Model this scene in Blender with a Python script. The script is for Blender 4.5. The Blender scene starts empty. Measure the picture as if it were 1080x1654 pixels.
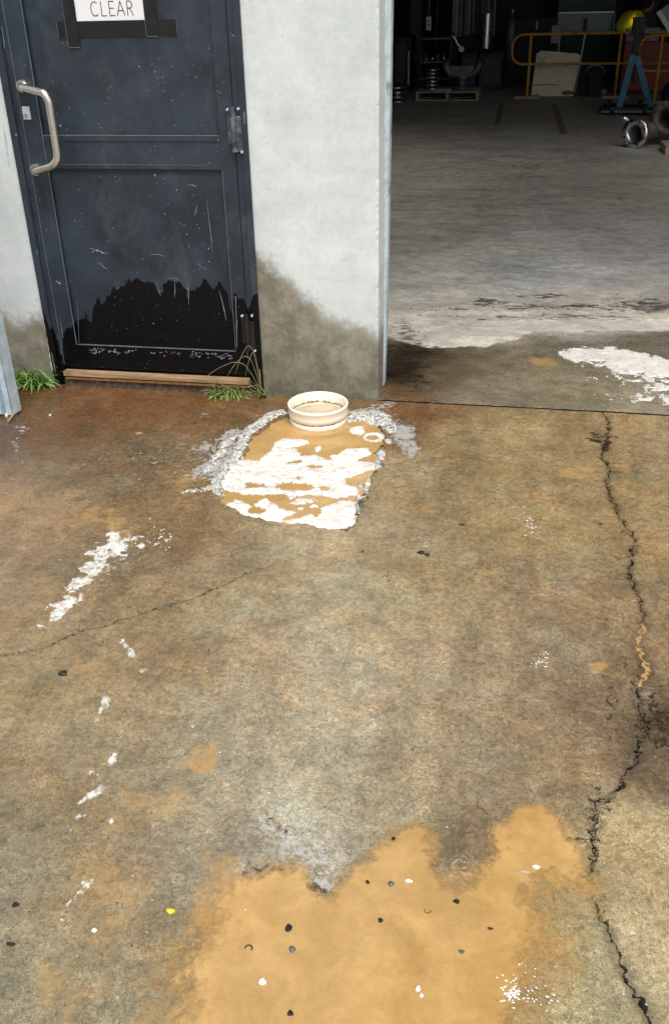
import bpy, bmesh, math, random
import numpy as np
from mathutils import Vector, Matrix
random.seed(7); rng = np.random.default_rng(7)
S = bpy.context.scene; COL = S.collection

# ------------------------------------------------------------------ camera, sky, sun, exposure
FP = 1485.36; W0, H0 = 1080, 1654
YAW, PITCH, ROLL, DY, HC = -0.1994515, -0.5075916, -0.0241314, 3.8846, 1.6
fw = np.array([math.sin(YAW)*math.cos(PITCH), math.cos(YAW)*math.cos(PITCH), math.sin(PITCH)])
rt = np.cross(fw, [0, 0, 1]); rt /= np.linalg.norm(rt); up = np.cross(rt, fw)
c_, s_ = math.cos(ROLL), math.sin(ROLL)
RM = np.array([c_*rt + s_*up, -s_*rt + c_*up, fw]); CAM = np.array([0, -DY, HC])
cd = bpy.data.cameras.new('camera'); cam = bpy.data.objects.new('camera', cd); COL.objects.link(cam)
cd.sensor_fit = 'VERTICAL'; cd.sensor_height = 24; cd.lens = 24*FP/H0; cd.clip_end = 500
m = Matrix.Identity(4)
for i in range(3):
    m[i][0] = RM[0][i]; m[i][1] = RM[1][i]; m[i][2] = -RM[2][i]; m[i][3] = CAM[i]
cam.matrix_world = m; S.camera = cam

SUN_EL, SUN_AZ = math.radians(62), math.radians(152)      # azimuth from +Y clockwise: behind the camera, to the right
wd = bpy.data.worlds.new('World'); S.world = wd; wd.use_nodes = True
wn = wd.node_tree; bgn = wn.nodes['Background']
sky = wn.nodes.new('ShaderNodeTexSky'); sky.sky_type = 'NISHITA'; sky.sun_disc = False
sky.sun_elevation = SUN_EL; sky.sun_rotation = SUN_AZ; sky.air_density = 1.0; sky.dust_density = 4.0; sky.ozone_density = 1.0
hs = wn.nodes.new('ShaderNodeHueSaturation'); hs.inputs['Saturation'].default_value = 0.32
wn.links.new(sky.outputs[0], hs.inputs['Color']); wn.links.new(hs.outputs[0], bgn.inputs['Color'])
bgn.inputs['Strength'].default_value = 0.12
sl = bpy.data.lights.new('sun', 'SUN'); so = bpy.data.objects.new('sun', sl); COL.objects.link(so)
sl.energy = 1.3; sl.angle = math.radians(35); sl.color = (1, .97, .92)
sd_ = Vector((math.sin(SUN_AZ)*math.cos(SUN_EL), math.cos(SUN_AZ)*math.cos(SUN_EL), math.sin(SUN_EL)))
so.rotation_euler = sd_.to_track_quat('Z', 'Y').to_euler()
S.view_settings.view_transform = 'Standard'; S.view_settings.look = 'None'
S.view_settings.exposure = 0.6; S.view_settings.gamma = 1
S.cycles.max_bounces = 8; S.cycles.use_denoising = True

# ------------------------------------------------------------------ photo pixel <-> place
def fl(x, y, z=0.0):
    w = RM.T @ np.array([(x-W0/2)/FP, (H0/2-y)/FP, 1.0]); t = (z-HC)/w[2]
    return np.array([w[0]*t, -DY+w[1]*t])
def wl(x, y, Y=0.0):
    w = RM.T @ np.array([(x-W0/2)/FP, (H0/2-y)/FP, 1.0]); t = (Y+DY)/w[1]
    return np.array([w[0]*t, HC+w[2]*t])
def P3(x, y, Y):
    a = wl(x, y, Y); return Vector((a[0], Y, a[1]))
def topx(X, Y, Z):
    d = np.stack([X-CAM[0], Y-CAM[1], Z-CAM[2]], -1) @ RM.T
    zc = np.where(d[..., 2] > .3, d[..., 2], np.nan)
    return W0/2+FP*d[..., 0]/zc, H0/2-FP*d[..., 1]/zc

# ------------------------------------------------------------------ numeric fields
def vnoise(x, y, seed=0):
    xi = np.floor(x).astype(np.int64); yi = np.floor(y).astype(np.int64); fx = x-xi; fy = y-yi
    def h(a, b):
        n = (a*374761393 + b*668265263 + seed*1274126177) & 0xffffffff
        n = ((n ^ (n >> 13))*1274126177) & 0xffffffff
        return ((n ^ (n >> 16)) & 0xffff)/65535.0
    u = fx*fx*(3-2*fx); v = fy*fy*(3-2*fy)
    return (h(xi, yi)*(1-u)+h(xi+1, yi)*u)*(1-v)+(h(xi, yi+1)*(1-u)+h(xi+1, yi+1)*u)*v
def fbm(x, y, sc, oc=4, seed=0):
    t = 0; a = .5; s = 0
    for i in range(oc):
        t = t+a*vnoise(x*sc+i*17.3, y*sc-i*9.1, seed+i); s += a; a *= .55; sc *= 2.03
    return t/s-.5
def poly_sd(X, Y, pts):                    # signed distance, positive inside
    p = np.asarray(pts, float); q = np.roll(p, -1, 0)
    d = np.full(X.shape, 1e9); ins = np.zeros(X.shape, bool)
    for (ax, ay), (bx, by) in zip(p, q):
        ex, ey = bx-ax, by-ay; L = ex*ex+ey*ey+1e-12
        t = np.clip(((X-ax)*ex+(Y-ay)*ey)/L, 0, 1)
        d = np.minimum(d, (X-ax-t*ex)**2+(Y-ay-t*ey)**2)
        cnd = ((ay > Y) != (by > Y)) & (X < (bx-ax)*(Y-ay)/(by-ay+1e-12)+ax)
        ins ^= cnd
    d = np.sqrt(d); return np.where(ins, d, -d)
def line_sd(X, Y, pts):                    # (signed lateral distance, arc parameter 0..1, beyond-end distance)
    p = np.asarray(pts, float); best = np.full(X.shape, 1e9); sg = np.zeros(X.shape); tt = np.zeros(X.shape)
    n = len(p)-1
    for i in range(n):
        ax, ay = p[i]; ex, ey = p[i+1]-p[i]; L = ex*ex+ey*ey+1e-12
        tr = ((X-ax)*ex+(Y-ay)*ey)/L; t = np.clip(tr, 0, 1)
        d = (X-ax-t*ex)**2+(Y-ay-t*ey)**2; mk = d < best
        best = np.where(mk, d, best); cr = ex*(Y-ay)-ey*(X-ax)
        sg = np.where(mk, np.sign(cr), sg); tt = np.where(mk, (i+t)/n, tt)
    return np.sqrt(best)*sg, tt
def blobs(px, py, L, wob=None):            # soft ellipses given in photo pixels: x, y, rx, ry, angle, strength
    o = np.zeros(px.shape)
    for (x, y, rx, ry, a, s) in L:
        c, n = math.cos(math.radians(a)), math.sin(math.radians(a)); dx = px-x; dy = py-y
        u = (dx*c+dy*n)/rx; v = (-dx*n+dy*c)/ry
        o = np.maximum(o, s*np.exp(-np.minimum((u*u+v*v)**1.3, 30)*.7))
    return np.nan_to_num(o)
def lin(c): return tuple(((x/255)/12.92 if x <= 10 else ((x/255+.055)/1.055)**2.4) for x in c)
def smooth(x, a, b):
    t = np.clip((x-a)/(b-a), 0, 1); return t*t*(3-2*t)

# ------------------------------------------------------------------ mesh makers
def np_mesh(name, V, F, attrs=None, smooth_=True):
    me = bpy.data.meshes.new(name); V = np.asarray(V, np.float32); F = np.asarray(F, np.int32)
    me.vertices.add(len(V)); me.vertices.foreach_set('co', V.ravel())
    k = F.shape[1]; me.loops.add(F.size); me.loops.foreach_set('vertex_index', F.ravel())
    me.polygons.add(len(F)); me.polygons.foreach_set('loop_start', np.arange(0, F.size, k, dtype=np.int32))
    me.polygons.foreach_set('use_smooth', np.full(len(F), smooth_))
    me.update(calc_edges=True)
    for n, a in (attrs or {}).items():
        a = np.asarray(a, np.float32)
        if a.ndim == 1:
            at = me.attributes.new(n, 'FLOAT', 'POINT'); at.data.foreach_set('value', a)
        else:
            at = me.attributes.new(n, 'FLOAT_COLOR', 'POINT')
            if a.shape[1] == 3: a = np.concatenate([a, np.ones((len(a), 1), np.float32)], 1)
            at.data.foreach_set('color', a.ravel())
    return me
def grid_faces(nx, ny, keep=None):
    i, j = np.meshgrid(np.arange(nx-1), np.arange(ny-1), indexing='ij')
    a = i*ny+j; F = np.stack([a, a+ny, a+ny+1, a+1], -1).reshape(-1, 4)
    if keep is not None: F = F[keep.reshape(-1)]
    return F
def compact(V, F, attrs):
    u, inv = np.unique(F, return_inverse=True)
    return V[u], inv.reshape(F.shape), {k: v[u] for k, v in attrs.items()}
def obj(name, me, mat=None, parent=None, loc=None):
    if isinstance(me, bmesh.types.BMesh):
        b = me; me = bpy.data.meshes.new(name); b.to_mesh(me); b.free()
    o = bpy.data.objects.new(name, me); COL.objects.link(o)
    if mat is not None and not me.materials: me.materials.append(mat)
    if parent: o.parent = parent
    if loc is not None: o.location = loc
    return o
def tag(o, label=None, cat=None, group=None, kind=None):
    for k, v in (('label', label), ('category', cat), ('group', group), ('kind', kind)):
        if v: o[k] = v
    return o
def thing(name, loc, label, cat, rz=0, group=None):
    o = bpy.data.objects.new(name, None); COL.objects.link(o); o.location = loc; o.rotation_euler.z = rz
    o.empty_display_size = .05
    return tag(o, label, cat, group)
def box(b, x0, x1, y0, y1, z0, z1, bev=0, M=None):
    r = bmesh.ops.create_cube(b, size=1); vs = r['verts']
    for v in vs:
        v.co = Vector((x0+(v.co.x+.5)*(x1-x0), y0+(v.co.y+.5)*(y1-y0), z0+(v.co.z+.5)*(z1-z0)))
    if bev:
        es = list({e for v in vs for e in v.link_edges})
        r2 = bmesh.ops.bevel(b, geom=es, offset=bev, segments=2, affect='EDGES', profile=.7)
        vs = list(set(r2['verts']) | {v for v in vs if v.is_valid})
    if M is not None: bmesh.ops.transform(b, matrix=M, verts=[v for v in vs if v.is_valid])
    return b
def cyl(b, p0, p1, r0, r1=None, n=20, caps=True):
    p0 = Vector(p0); p1 = Vector(p1); r1 = r0 if r1 is None else r1; ax = p1-p0
    M = Matrix.Translation((p0+p1)/2) @ ax.to_track_quat('Z', 'Y').to_matrix().to_4x4()
    bmesh.ops.create_cone(b, cap_ends=caps, segments=n, radius1=r0, radius2=r1, depth=ax.length, matrix=M); return b
def tube(b, pts, r, n=12, caps=True):
    pts = [Vector(p) for p in pts]; rings = []; N = len(pts); prev = None
    for i, p in enumerate(pts):
        t = (pts[min(i+1, N-1)]-pts[max(i-1, 0)]).normalized()
        if prev is None: u = t.orthogonal().normalized()
        else: u = (prev-t*prev.dot(t)).normalized()
        prev = u; v = t.cross(u); rr = r[i] if hasattr(r, '__len__') else r
        rings.append([b.verts.new(p+(u*math.cos(2*math.pi*k/n)+v*math.sin(2*math.pi*k/n))*rr) for k in range(n)])
    for a, c in zip(rings, rings[1:]):
        for k in range(n):
            f = b.faces.new((a[k], a[(k+1) % n], c[(k+1) % n], c[k])); f.smooth = True
    if caps: b.faces.new(rings[0][::-1]); b.faces.new(rings[-1])
    return b
def lathe(b, prof, n=40, M=None, closed=False):
    rings = []
    for (r, z) in prof:
        rings.append([b.verts.new((r*math.cos(2*math.pi*k/n), r*math.sin(2*math.pi*k/n), z)) for k in range(n)])
    prs = list(zip(rings, rings[1:]))+([(rings[-1], rings[0])] if closed else [])
    for a, c in prs:
        for k in range(n):
            f = b.faces.new((a[k], a[(k+1) % n], c[(k+1) % n], c[k])); f.smooth = True
    if M is not None: bmesh.ops.transform(b, matrix=M, verts=[v for r in rings for v in r])
    return b
def rounded(pts, r, k=6):                   # round the corners of a polyline
    P = [Vector(p) for p in pts]; out = [P[0]]
    for a, p, c in zip(P, P[1:], P[2:]):
        u = (a-p).normalized(); v = (c-p).normalized(); rr = min(r, (a-p).length*.49, (c-p).length*.49)
        A = p+u*rr; B = p+v*rr
        for i in range(k+1):
            t = i/k; out.append(A*(1-t)**2+p*2*t*(1-t)+B*t*t)
    out.append(P[-1]); return out
def nb(): return bmesh.new()
def bevelmod(o, w=.002):
    md = o.modifiers.new('bevel', 'BEVEL'); md.width = w; md.segments = 2; md.limit_method = 'ANGLE'; return o

# ------------------------------------------------------------------ materials
class G:
    def __init__(s, name):
        s.mat = bpy.data.materials.new(name); s.mat.use_nodes = True; s.t = s.mat.node_tree
        s.b = s.t.nodes['Principled BSDF']; s.geo = s.t.nodes.new('ShaderNodeNewGeometry').outputs['Position']
    def put(s, sock, v):
        if isinstance(v, bpy.types.NodeSocket): s.t.links.new(v, sock)
        elif isinstance(v, (tuple, list)): sock.default_value = tuple(v)+((1,) if len(v) == 3 and len(sock.default_value) == 4 else ())
        else: sock.default_value = v
    def n(s, typ, ins=None, out=0, **kw):
        x = s.t.nodes.new('ShaderNode'+typ)
        for k, v in kw.items(): setattr(x, k, v)
        for k, v in (ins or {}).items(): s.put(x.inputs[k], v)
        return x.outputs[out]
    def m(s, op, a, b=0., clamp=False): return s.n('Math', {0: a, 1: b}, operation=op, use_clamp=clamp)
    def noise(s, sc, det=4, rough=.55, dist=0., vec=None): return s.n('TexNoise', {'Vector': vec or s.geo, 'Scale': sc, 'Detail': det, 'Roughness': rough, 'Distortion': dist})
    def voro(s, sc, feat='F1', vec=None, out=0, rnd=1.): return s.n('TexVoronoi', {'Vector': vec or s.geo, 'Scale': sc, 'Randomness': rnd}, out=out, feature=feat)
    def rng(s, v, a, b, c=0., d=1., sm=True): return s.n('MapRange', {0: v, 1: a, 2: b, 3: c, 4: d}, interpolation_type='SMOOTHSTEP' if sm else 'LINEAR')
    def mix(s, f, a, b, mode='MIX'):
        x = s.t.nodes.new('ShaderNodeMix'); x.data_type = 'RGBA'; x.blend_type = mode; x.clamp_factor = True
        s.put(x.inputs[0], f); s.put(x.inputs[6], a); s.put(x.inputs[7], b); return x.outputs[2]
    def mul(s, col, f): return s.n('VectorMath', {0: col, 'Scale': f}, operation='SCALE')
    def attr(s, name, out='Color'):
        x = s.t.nodes.new('ShaderNodeAttribute'); x.attribute_name = name; return x.outputs[out]
    def sep(s, c):
        x = s.t.nodes.new('ShaderNodeSeparateColor'); s.put(x.inputs[0], c); return x.outputs
    def stretch(s, v): return s.n('Mapping', {'Vector': s.geo, 'Scale': v})
    def objv(s): return s.n('TexCoord', out=3)
    def bump(s, h, strength=.5, dist=.002, norm=None):
        ins = {'Height': h, 'Strength': strength, 'Distance': dist}
        if norm: ins['Normal'] = norm
        return s.n('Bump', ins)
    def set(s, **kw):
        nm = dict(base='Base Color', rough='Roughness', metal='Metallic', normal='Normal', spec='Specular IOR Level', alpha='Alpha', coat='Coat Weight', coatr='Coat Roughness', emit='Emission Color', es='Emission Strength', sss='Subsurface Weight')
        for k, v in kw.items(): s.put(s.b.inputs[nm[k]], v)
        return s.mat
def simple(name, col, rough=.5, metal=0., var=.25, sc=12., bump=.3, dirt=None):
    g = G(name); v = g.objv(); a = g.noise(sc, 5, .6, .3, v); f = g.noise(sc*9, 3, .6, 0, v)
    k = g.m('MULTIPLY', g.rng(a, .3, .7, 1-var, 1+var, False), g.rng(f, .3, .7, 1-var*.4, 1+var*.4, False))
    c = g.mul(col, k)
    if dirt: c = g.mix(g.rng(g.noise(sc*.7, 6, .7, .6, v), .5, .68), c, dirt)
    return g.set(base=c, rough=g.rng(a, .3, .7, rough*.8, min(1, rough*1.25), False), metal=metal, normal=g.bump(f, bump, .002))

def ground_mat(name, inside=False):
    g = G(name); base = g.attr('Col'); A = g.sep(g.attr('A')); Aw = g.attr('A', 'Alpha'); B = g.sep(g.attr('B')); Bt = g.attr('B', 'Alpha')
    n0 = g.noise(2.2, 6, .6, .4); n1 = g.noise(11, 7, .62, .5); n2 = g.noise(55, 5, .65, .7); n3 = g.noise(150, 4, .7, 1.6)
    ns = g.noise(1, 6, .7, .6, g.stretch((14, 40, 10) if not inside else (5, 11, 5))); nd = g.noise(1, 6, .75, .8, g.stretch((11, 26, 20))) if inside else g.noise(32, 7, .75, 1.)
    k = g.m('MULTIPLY', g.rng(n0, .3, .7, .86, 1.14, False), g.rng(n1, .28, .72, .76, 1.26, False))
    k = g.m('MULTIPLY', k, g.rng(n2, .3, .7, .72 if not inside else .86, 1.30 if not inside else 1.14, False))
    k = g.m('MULTIPLY', k, g.rng(n3, .34, .66, .52 if not inside else .8, 1.46 if not inside else 1.2, False))
    k = g.m('MULTIPLY', k, g.rng(ns, .3, .7, .88, 1.12, False))
    c = g.mul(base, k)
    # hue drift between rusty and grey-green concrete
    c = g.mix(g.rng(g.noise(5, 6, .6, .8), .46, .66, 0, .55 if not inside else .15), c, g.n('VectorMath', {0: c, 1: (1.13, .97, .80)}, operation='MULTIPLY'))
    c = g.mix(g.rng(g.noise(4.3, 6, .65, .5, g.stretch((1, 1, 3))), .44, .66, 0, .7 if not inside else .3), c, g.n('VectorMath', {0: c, 1: (.90, 1.02, 1.12)}, operation='MULTIPLY'))
    if not inside:                                                   # long pale wash marks and painted wet sheen running away from the pit
        ws = g.noise(1, 5, .6, .5, g.stretch((9, 1.1, 3))); c = g.mul(c, g.rng(ws, .36, .64, .90, 1.14, False))
        blot = g.noise(3.4, 7, .68, .9); c = g.mul(c, g.rng(blot, .36, .64, .86, 1.13, False))
    # pits and fine pale scars
    pit = g.rng(g.voro(150, vec=g.n('Mapping', {'Vector': g.geo, 'Rotation': (0, 0, .4)})), .10, .22, 1, 0)
    pit = g.m('MULTIPLY', pit, g.rng(n1, .45, .6))
    c = g.mix(g.m('MULTIPLY', pit, .8), c, (.022, .016, .010))
    sc = g.m('ABSOLUTE', g.m('SUBTRACT', g.noise(7, 2, .5, 1.6), .5)); scar = g.m('MULTIPLY', g.rng(sc, .0, .006, 1, 0), g.rng(n1, .5, .66))
    c = g.mix(g.m('MULTIPLY', scar, .4), c, (.42, .38, .28))
    if inside: c = g.mul(c, g.m('MULTIPLY', g.rng(nd, .36, .64, .86, 1.12, False), g.rng(g.noise(1, 6, .65, .9, g.stretch((1.3, 2.4, 3))), .35, .65, .80, 1.18, False)))
    wm = g.rng(g.m('ABSOLUTE', g.m('SUBTRACT', g.noise(48, 3, .6, 1.4), .5)), .0, .022, 1, 0); wm = g.m('MULTIPLY', wm, g.rng(g.noise(17, 5, .65), .46, .58))
    c = g.mix(g.m('MULTIPLY', wm, .5), c, g.mul(c, .35))
    gr = g.m('MULTIPLY', g.rng(g.noise(120, 2, .5, .5), .60, .68), g.rng(n1, .42, .58)); c = g.mix(g.m('MULTIPLY', gr, .45), c, g.mul(c, 1.9))
    # lime / cement smear, also the post's painted reflection
    lm = g.rng(g.m('ADD', A[0], g.m('MULTIPLY', g.m('SUBTRACT', n2, .5), 2.2)), .42, .68)
    c = g.mix(g.m('MULTIPLY', lm, .85), c, g.mul((.40, .41, .39), g.rng(n3, .3, .7, .65, 1.4, False)))
    # ochre silt film
    oc = g.rng(g.m('ADD', A[2], g.m('MULTIPLY', g.m('SUBTRACT', g.noise(14, 7, .7, .6), .5), 1.3)), .30, .85)
    c = g.mix(g.m('MULTIPLY', oc, .85), c, g.mul((.43, .262, .095), g.rng(n2, .3, .7, .85, 1.15, False)))
    # black dirt
    dk = g.rng(g.m('ADD', A[1], g.m('MULTIPLY', g.m('SUBTRACT', nd, .5), 3.2)), .44, .60)
    c = g.mix(g.m('MULTIPLY', dk, .86), c, (.022, .016, .010))
    # crack
    w1 = g.m('MULTIPLY', g.m('SUBTRACT', g.noise(34, 4, .6, .6), .5), .06); w2 = g.m('MULTIPLY', g.m('SUBTRACT', g.noise(90, 2, .5), .5), .016)
    d = g.m('ABSOLUTE', g.m('ADD', g.m('ADD', B[0], w1), w2))
    wv = g.m('MULTIPLY', B[1], g.rng(g.noise(26, 4, .7), .36, .64, .3, 1.3, False))
    ck = g.rng(g.m('SUBTRACT', d, wv), -.0008, .0012, 1, 0); halo = g.m('MULTIPLY', g.rng(g.m('DIVIDE', d, g.m('MAXIMUM', B[1], .0005)), 1, 7, .55, 0), g.rng(B[1], .0008, .003))
    c = g.mix(g.m('MULTIPLY', halo, g.rng(n2, .3, .6, .3, 1)), c, (.05, .034, .02))
    crm = g.m('MULTIPLY', g.rng(g.m('DIVIDE', d, g.m('MAXIMUM', B[1], .0005)), 1, 9, 1, 0), g.rng(g.m('ADD', n3, g.m('MULTIPLY', n2, .6)), .92, 1.02)); crm = g.m('MULTIPLY', crm, g.rng(B[1], .0015, .003)); c = g.mix(g.m('MULTIPLY', crm, .85), c, (.018, .012, .008))
    c = g.mix(ck, c, g.mix(B[2], (.010, .006, .004), (.45, .28, .11)))
    rough = g.m('ADD', g.rng(n2, .3, .7, .14, .42, False), g.m('MULTIPLY', g.m('SUBTRACT', 1, Aw), .4))
    rough = g.m('ADD', rough, g.m('MULTIPLY', lm, .2), True)
    h = g.m('ADD', g.m('MULTIPLY', n3, .5), g.m('MULTIPLY', n2, .6)); h = g.m('SUBTRACT', h, g.m('MULTIPLY', pit, .5))
    h = g.m('SUBTRACT', h, g.m('MULTIPLY', g.m('MULTIPLY', ck, g.m('SUBTRACT', 1, B[2])), 3.))
    return g.set(base=c, rough=rough, spec=.5, normal=g.bump(h, .42, .004))

def puddle_mat(name):
    g = G(name); dp = g.attr('depth', 'Fac'); n1 = g.noise(9, 5, .6, .5); n2 = g.noise(70, 4, .6, .5); n3 = g.noise(300, 2)
    c = g.mix(g.rng(n1, .3, .7), (.44, .265, .092), (.54, .335, .128)); c = g.mul(c, g.rng(n2, .3, .7, .94, 1.06, False))
    c = g.mul(c, g.rng(n3, .3, .7, .95, 1.05, False))
    n4 = g.noise(16, 7, .7, .8); al = g.rng(g.m('ADD', dp, g.m('ADD', g.m('MULTIPLY', g.m('SUBTRACT', n2, .5), .7), g.m('MULTIPLY', g.m('SUBTRACT', n4, .5), 1.1))), .1, .8)
    c = g.mul(c, g.rng(g.noise(5, 7, .7, 1.2), .36, .64, .88, 1.08, False)); c = g.mix(g.rng(g.noise(420, 2), .62, .7, 0, .35), c, (.24, .14, .05))
    return g.set(base=c, rough=.10, spec=.5, alpha=g.m('MULTIPLY', al, .97), normal=g.bump(g.noise(24, 2, .5), .05, .003))
def foam_mat(name, thin=1.):
    g = G(name); n2 = g.noise(60, 4, .6, .6); v = g.voro(90); n1 = g.noise(14, 5, .6, .6)
    D = g.attr('depth', 'Fac'); cell = g.sep(g.voro(24, vec=g.n('VectorMath', {0: g.geo, 1: g.n('VectorMath', {0: g.n('TexNoise', {'Vector': g.geo, 'Scale': 18, 'Detail': 4}, out=1), 'Scale': .05}, operation='SCALE')}, operation='ADD'), out=1))[0]
    c = g.mix(g.rng(n1, .38, .62), (.88, .85, .78), (.76, .73, .66)); c = g.mul(c, g.rng(cell, 0, 1, .84, 1.03, False)); c = g.mix(g.rng(n2, .56, .72, 0, .6), c, (.46, .40, .30))
    g.set(alpha=g.m('MULTIPLY', g.rng(g.m('ADD', D, g.m('MULTIPLY', g.m('SUBTRACT', g.noise(110, 4, .65), .5), .03)), -.002, .008), g.rng(g.noise(45, 6, .75, .6), .36, .56 if thin < 1 else .48, .25 if thin < 1 else .6, thin)))
    h = g.m('ADD', g.m('MULTIPLY', v, .6), n2)
    return g.set(base=c, rough=.45, spec=.4, normal=g.bump(h, .5, .003))
def lime_mat(name):
    g = G(name); n2 = g.noise(90, 5, .7, .8); n1 = g.noise(28, 4)
    c = g.mix(g.rng(n2, .42, .58), (.14, .135, .13), (.74, .73, .69)); c = g.mix(g.rng(n1, .5, .62, 0, .5), c, (.62, .55, .42))
    return g.set(base=c, rough=.7, normal=g.bump(n2, .8, .005))
def wall_mat(name):
    g = G(name); D = g.attr('damp', 'Fac'); x = g.n('SeparateXYZ', {0: g.geo})
    n0 = g.noise(1.8, 6, .6, .2); n1 = g.noise(8, 8, .7, .15); n2 = g.noise(45, 6, .7, .3); n3 = g.noise(230, 3)
    ns = g.noise(1, 6, .65, .4, g.stretch((3, 3, 14))); nv = g.noise(1, 5, .65, .3, g.stretch((26, 26, 4)))
    c = g.mix(g.rng(n0, .3, .7), (.62, .675, .665), (.73, .775, .765))
    c = g.mul(c, g.rng(n1, .34, .66, .91, 1.06, False)); c = g.mul(c, g.rng(ns, .3, .7, .94, 1.05, False)); c = g.mul(c, g.rng(n3, .3, .7, .93, 1.07, False))
    c = g.mix(g.rng(n2, .52, .70, 0, .34), c, (.42, .46, .45)); c = g.mix(g.m('MULTIPLY', g.rng(g.noise(3.1, 9, .8, .1), .48, .60), .28), c, (.50, .54, .53)); c = g.mix(g.m('MULTIPLY', g.rng(g.noise(5, 8, .75, .2), .55, .7), .3), c, (.80, .82, .80))
    dm = g.rng(g.m('ADD', D, g.m('ADD', g.m('MULTIPLY', g.m('SUBTRACT', n1, .5), .26), g.m('MULTIPLY', g.m('SUBTRACT', n2, .5), .12))), -.06, .06)
    wetc = g.mix(g.rng(n1, .32, .68), (.15, .138, .10), (.28, .26, .20)); wetc = g.mul(wetc, g.rng(n2, .3, .7, .8, 1.22, False))
    wetc = g.mix(g.rng(nv, .56, .74, 0, .4), wetc, (.36, .34, .26)); wetc = g.mul(wetc, g.rng(D, 0, .5, 1.15, .8, False))
    c = g.mix(dm, c, wetc)
    pit = g.m('MULTIPLY', g.rng(g.voro(34), .04, .10, 1, 0), g.rng(n1, .5, .6)); c = g.mix(g.m('MULTIPLY', pit, .75), c, (.10, .09, .07))
    sp = g.m('MULTIPLY', g.rng(g.voro(26, vec=g.stretch((1.1, 1, .9))), .05, .11, 1, 0), g.m('MULTIPLY', g.rng(n1, .56, .62), dm)); c = g.mix(sp, c, (.62, .58, .46))
    cr = g.m('ABSOLUTE', g.m('SUBTRACT', g.noise(2.6, 3, .5, 1.2), .5)); crk = g.m('MULTIPLY', g.rng(cr, 0, .0022, 1, 0), g.rng(n1, .48, .6)); c = g.mix(g.m('MULTIPLY', crk, .35), c, (.2, .2, .17))
    h = g.m('SUBTRACT', g.m('ADD', g.m('MULTIPLY', n2, .7), g.m('MULTIPLY', n3, .3)), pit)
    return g.set(base=c, rough=g.rng(dm, 0, 1, .85, .55, False), spec=.3, normal=g.bump(h, .4, .003))
def door_mat(name):
    g = G(name); D = g.attr('wet', 'Fac'); n0 = g.noise(2.5, 6, .6, .7); n1 = g.noise(13, 6, .65, .8); n2 = g.noise(90, 4, .65)
    c = g.mix(g.rng(n0, .32, .7), (.014, .023, .033), (.029, .043, .059)); c = g.mul(c, g.rng(n1, .3, .7, .82, 1.2, False)); c = g.mul(c, g.rng(n2, .3, .7, .9, 1.1, False))
    dust = g.m('MULTIPLY', g.rng(g.noise(5, 7, .7, .6, g.stretch((1, 1, .5))), .5, .75), .35); c = g.mix(dust, c, (.11, .125, .14))
    w = g.rng(D, -.002, .003)
    sp = g.m('MULTIPLY', g.rng(g.voro(48), .06, .12, 1, 0), g.rng(g.noise(7, 3), .54, .62)); c2 = g.mix(g.m('MULTIPLY', sp, .8), c, (.42, .45, .46))
    wetc = g.mix(g.rng(n1, .5, .75, 0, .3), (.0035, .0038, .0042), (.012, .013, .015))
    c2 = g.mix(w, c2, wetc); c2 = g.mix(g.m('MULTIPLY', g.m('MULTIPLY', sp, w), .6), c2, (.25, .26, .25))
    return g.set(base=c2, rough=g.m('ADD', g.rng(w, 0, 1, .42, .16, False), g.rng(n1, .3, .7, -.06, .1, False)), spec=g.rng(w, 0, 1, .5, .22, False), normal=g.bump(g.m('ADD', n2, g.m('MULTIPLY', n0, 2)), .12, .002))
def wood_mat(name, a, b, sc=(6, 60, 60)):
    g = G(name); v = g.n('Mapping', {'Vector': g.objv(), 'Scale': sc}); n = g.noise(1, 6, .65, .8, v); k = g.noise(9, 5, .6, .5, g.objv())
    c = g.mix(g.rng(n, .3, .7), a, b); c = g.mul(c, g.rng(k, .3, .7, .75, 1.2, False))
    return g.set(base=c, rough=.75, normal=g.bump(n, .5, .003))
MT = {}
MT['ground'] = ground_mat('wet_concrete'); MT['floor'] = ground_mat('workshop_concrete', True)
MT['puddle'] = puddle_mat('muddy_water'); MT['foam'] = foam_mat('white_foam'); MT['foam_thin'] = foam_mat('thin_foam', .9); MT['lime'] = lime_mat('crusted_lime')
MT['wall'] = wall_mat('tilt_concrete'); MT['door'] = door_mat('door_paint')
MT['steel'] = simple('brushed_steel', (.74, .71, .65), .26, 1., .12, 20, .1)
MT['galv'] = simple('galvanised', (.58, .70, .78), .45, .3, .22, 25, .2)
MT['trim'] = simple('painted_track', (.52, .60, .62), .5, .0, .12, 14, .2, (.25, .24, .2))
MT['paper'] = simple('paper', (.85, .85, .86), .7, 0, .03, 6, .1)
MT['ink'] = simple('ink', (.05, .05, .055), .6, 0, .1)
MT['tape'] = simple('black_tape', (.008, .008, .009), .32, 0, .2, 30, .3)
MT['timber'] = wood_mat('weathered_timber', (.26, .155, .08), (.44, .30, .17))
MT['pale_wood'] = wood_mat('pallet_wood', (.30, .25, .16), (.44, .37, .25), (8, 50, 50))
MT['sill'] = simple('rough_sill', (.10, .065, .04), .8, 0, .5, 60, 1., (.25, .2, .15))
MT['cream'] = simple('cream_plastic', (.93, .88, .74), .38, 0, .06, 9, .15)
MT['dirt'] = simple('rust_dirt', (.22, .10, .03), .8, 0, .5, 60, .6)
MT['black'] = simple('black_grime', (.010, .008, .007), .5, 0, .3, 30, .6)
MT['white'] = simple('white_fleck', (.8, .79, .75), .5, 0, .1)
MT['chip'] = simple('scuffed_paint', (.24, .28, .32), .6, 0, .35, 60)
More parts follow.
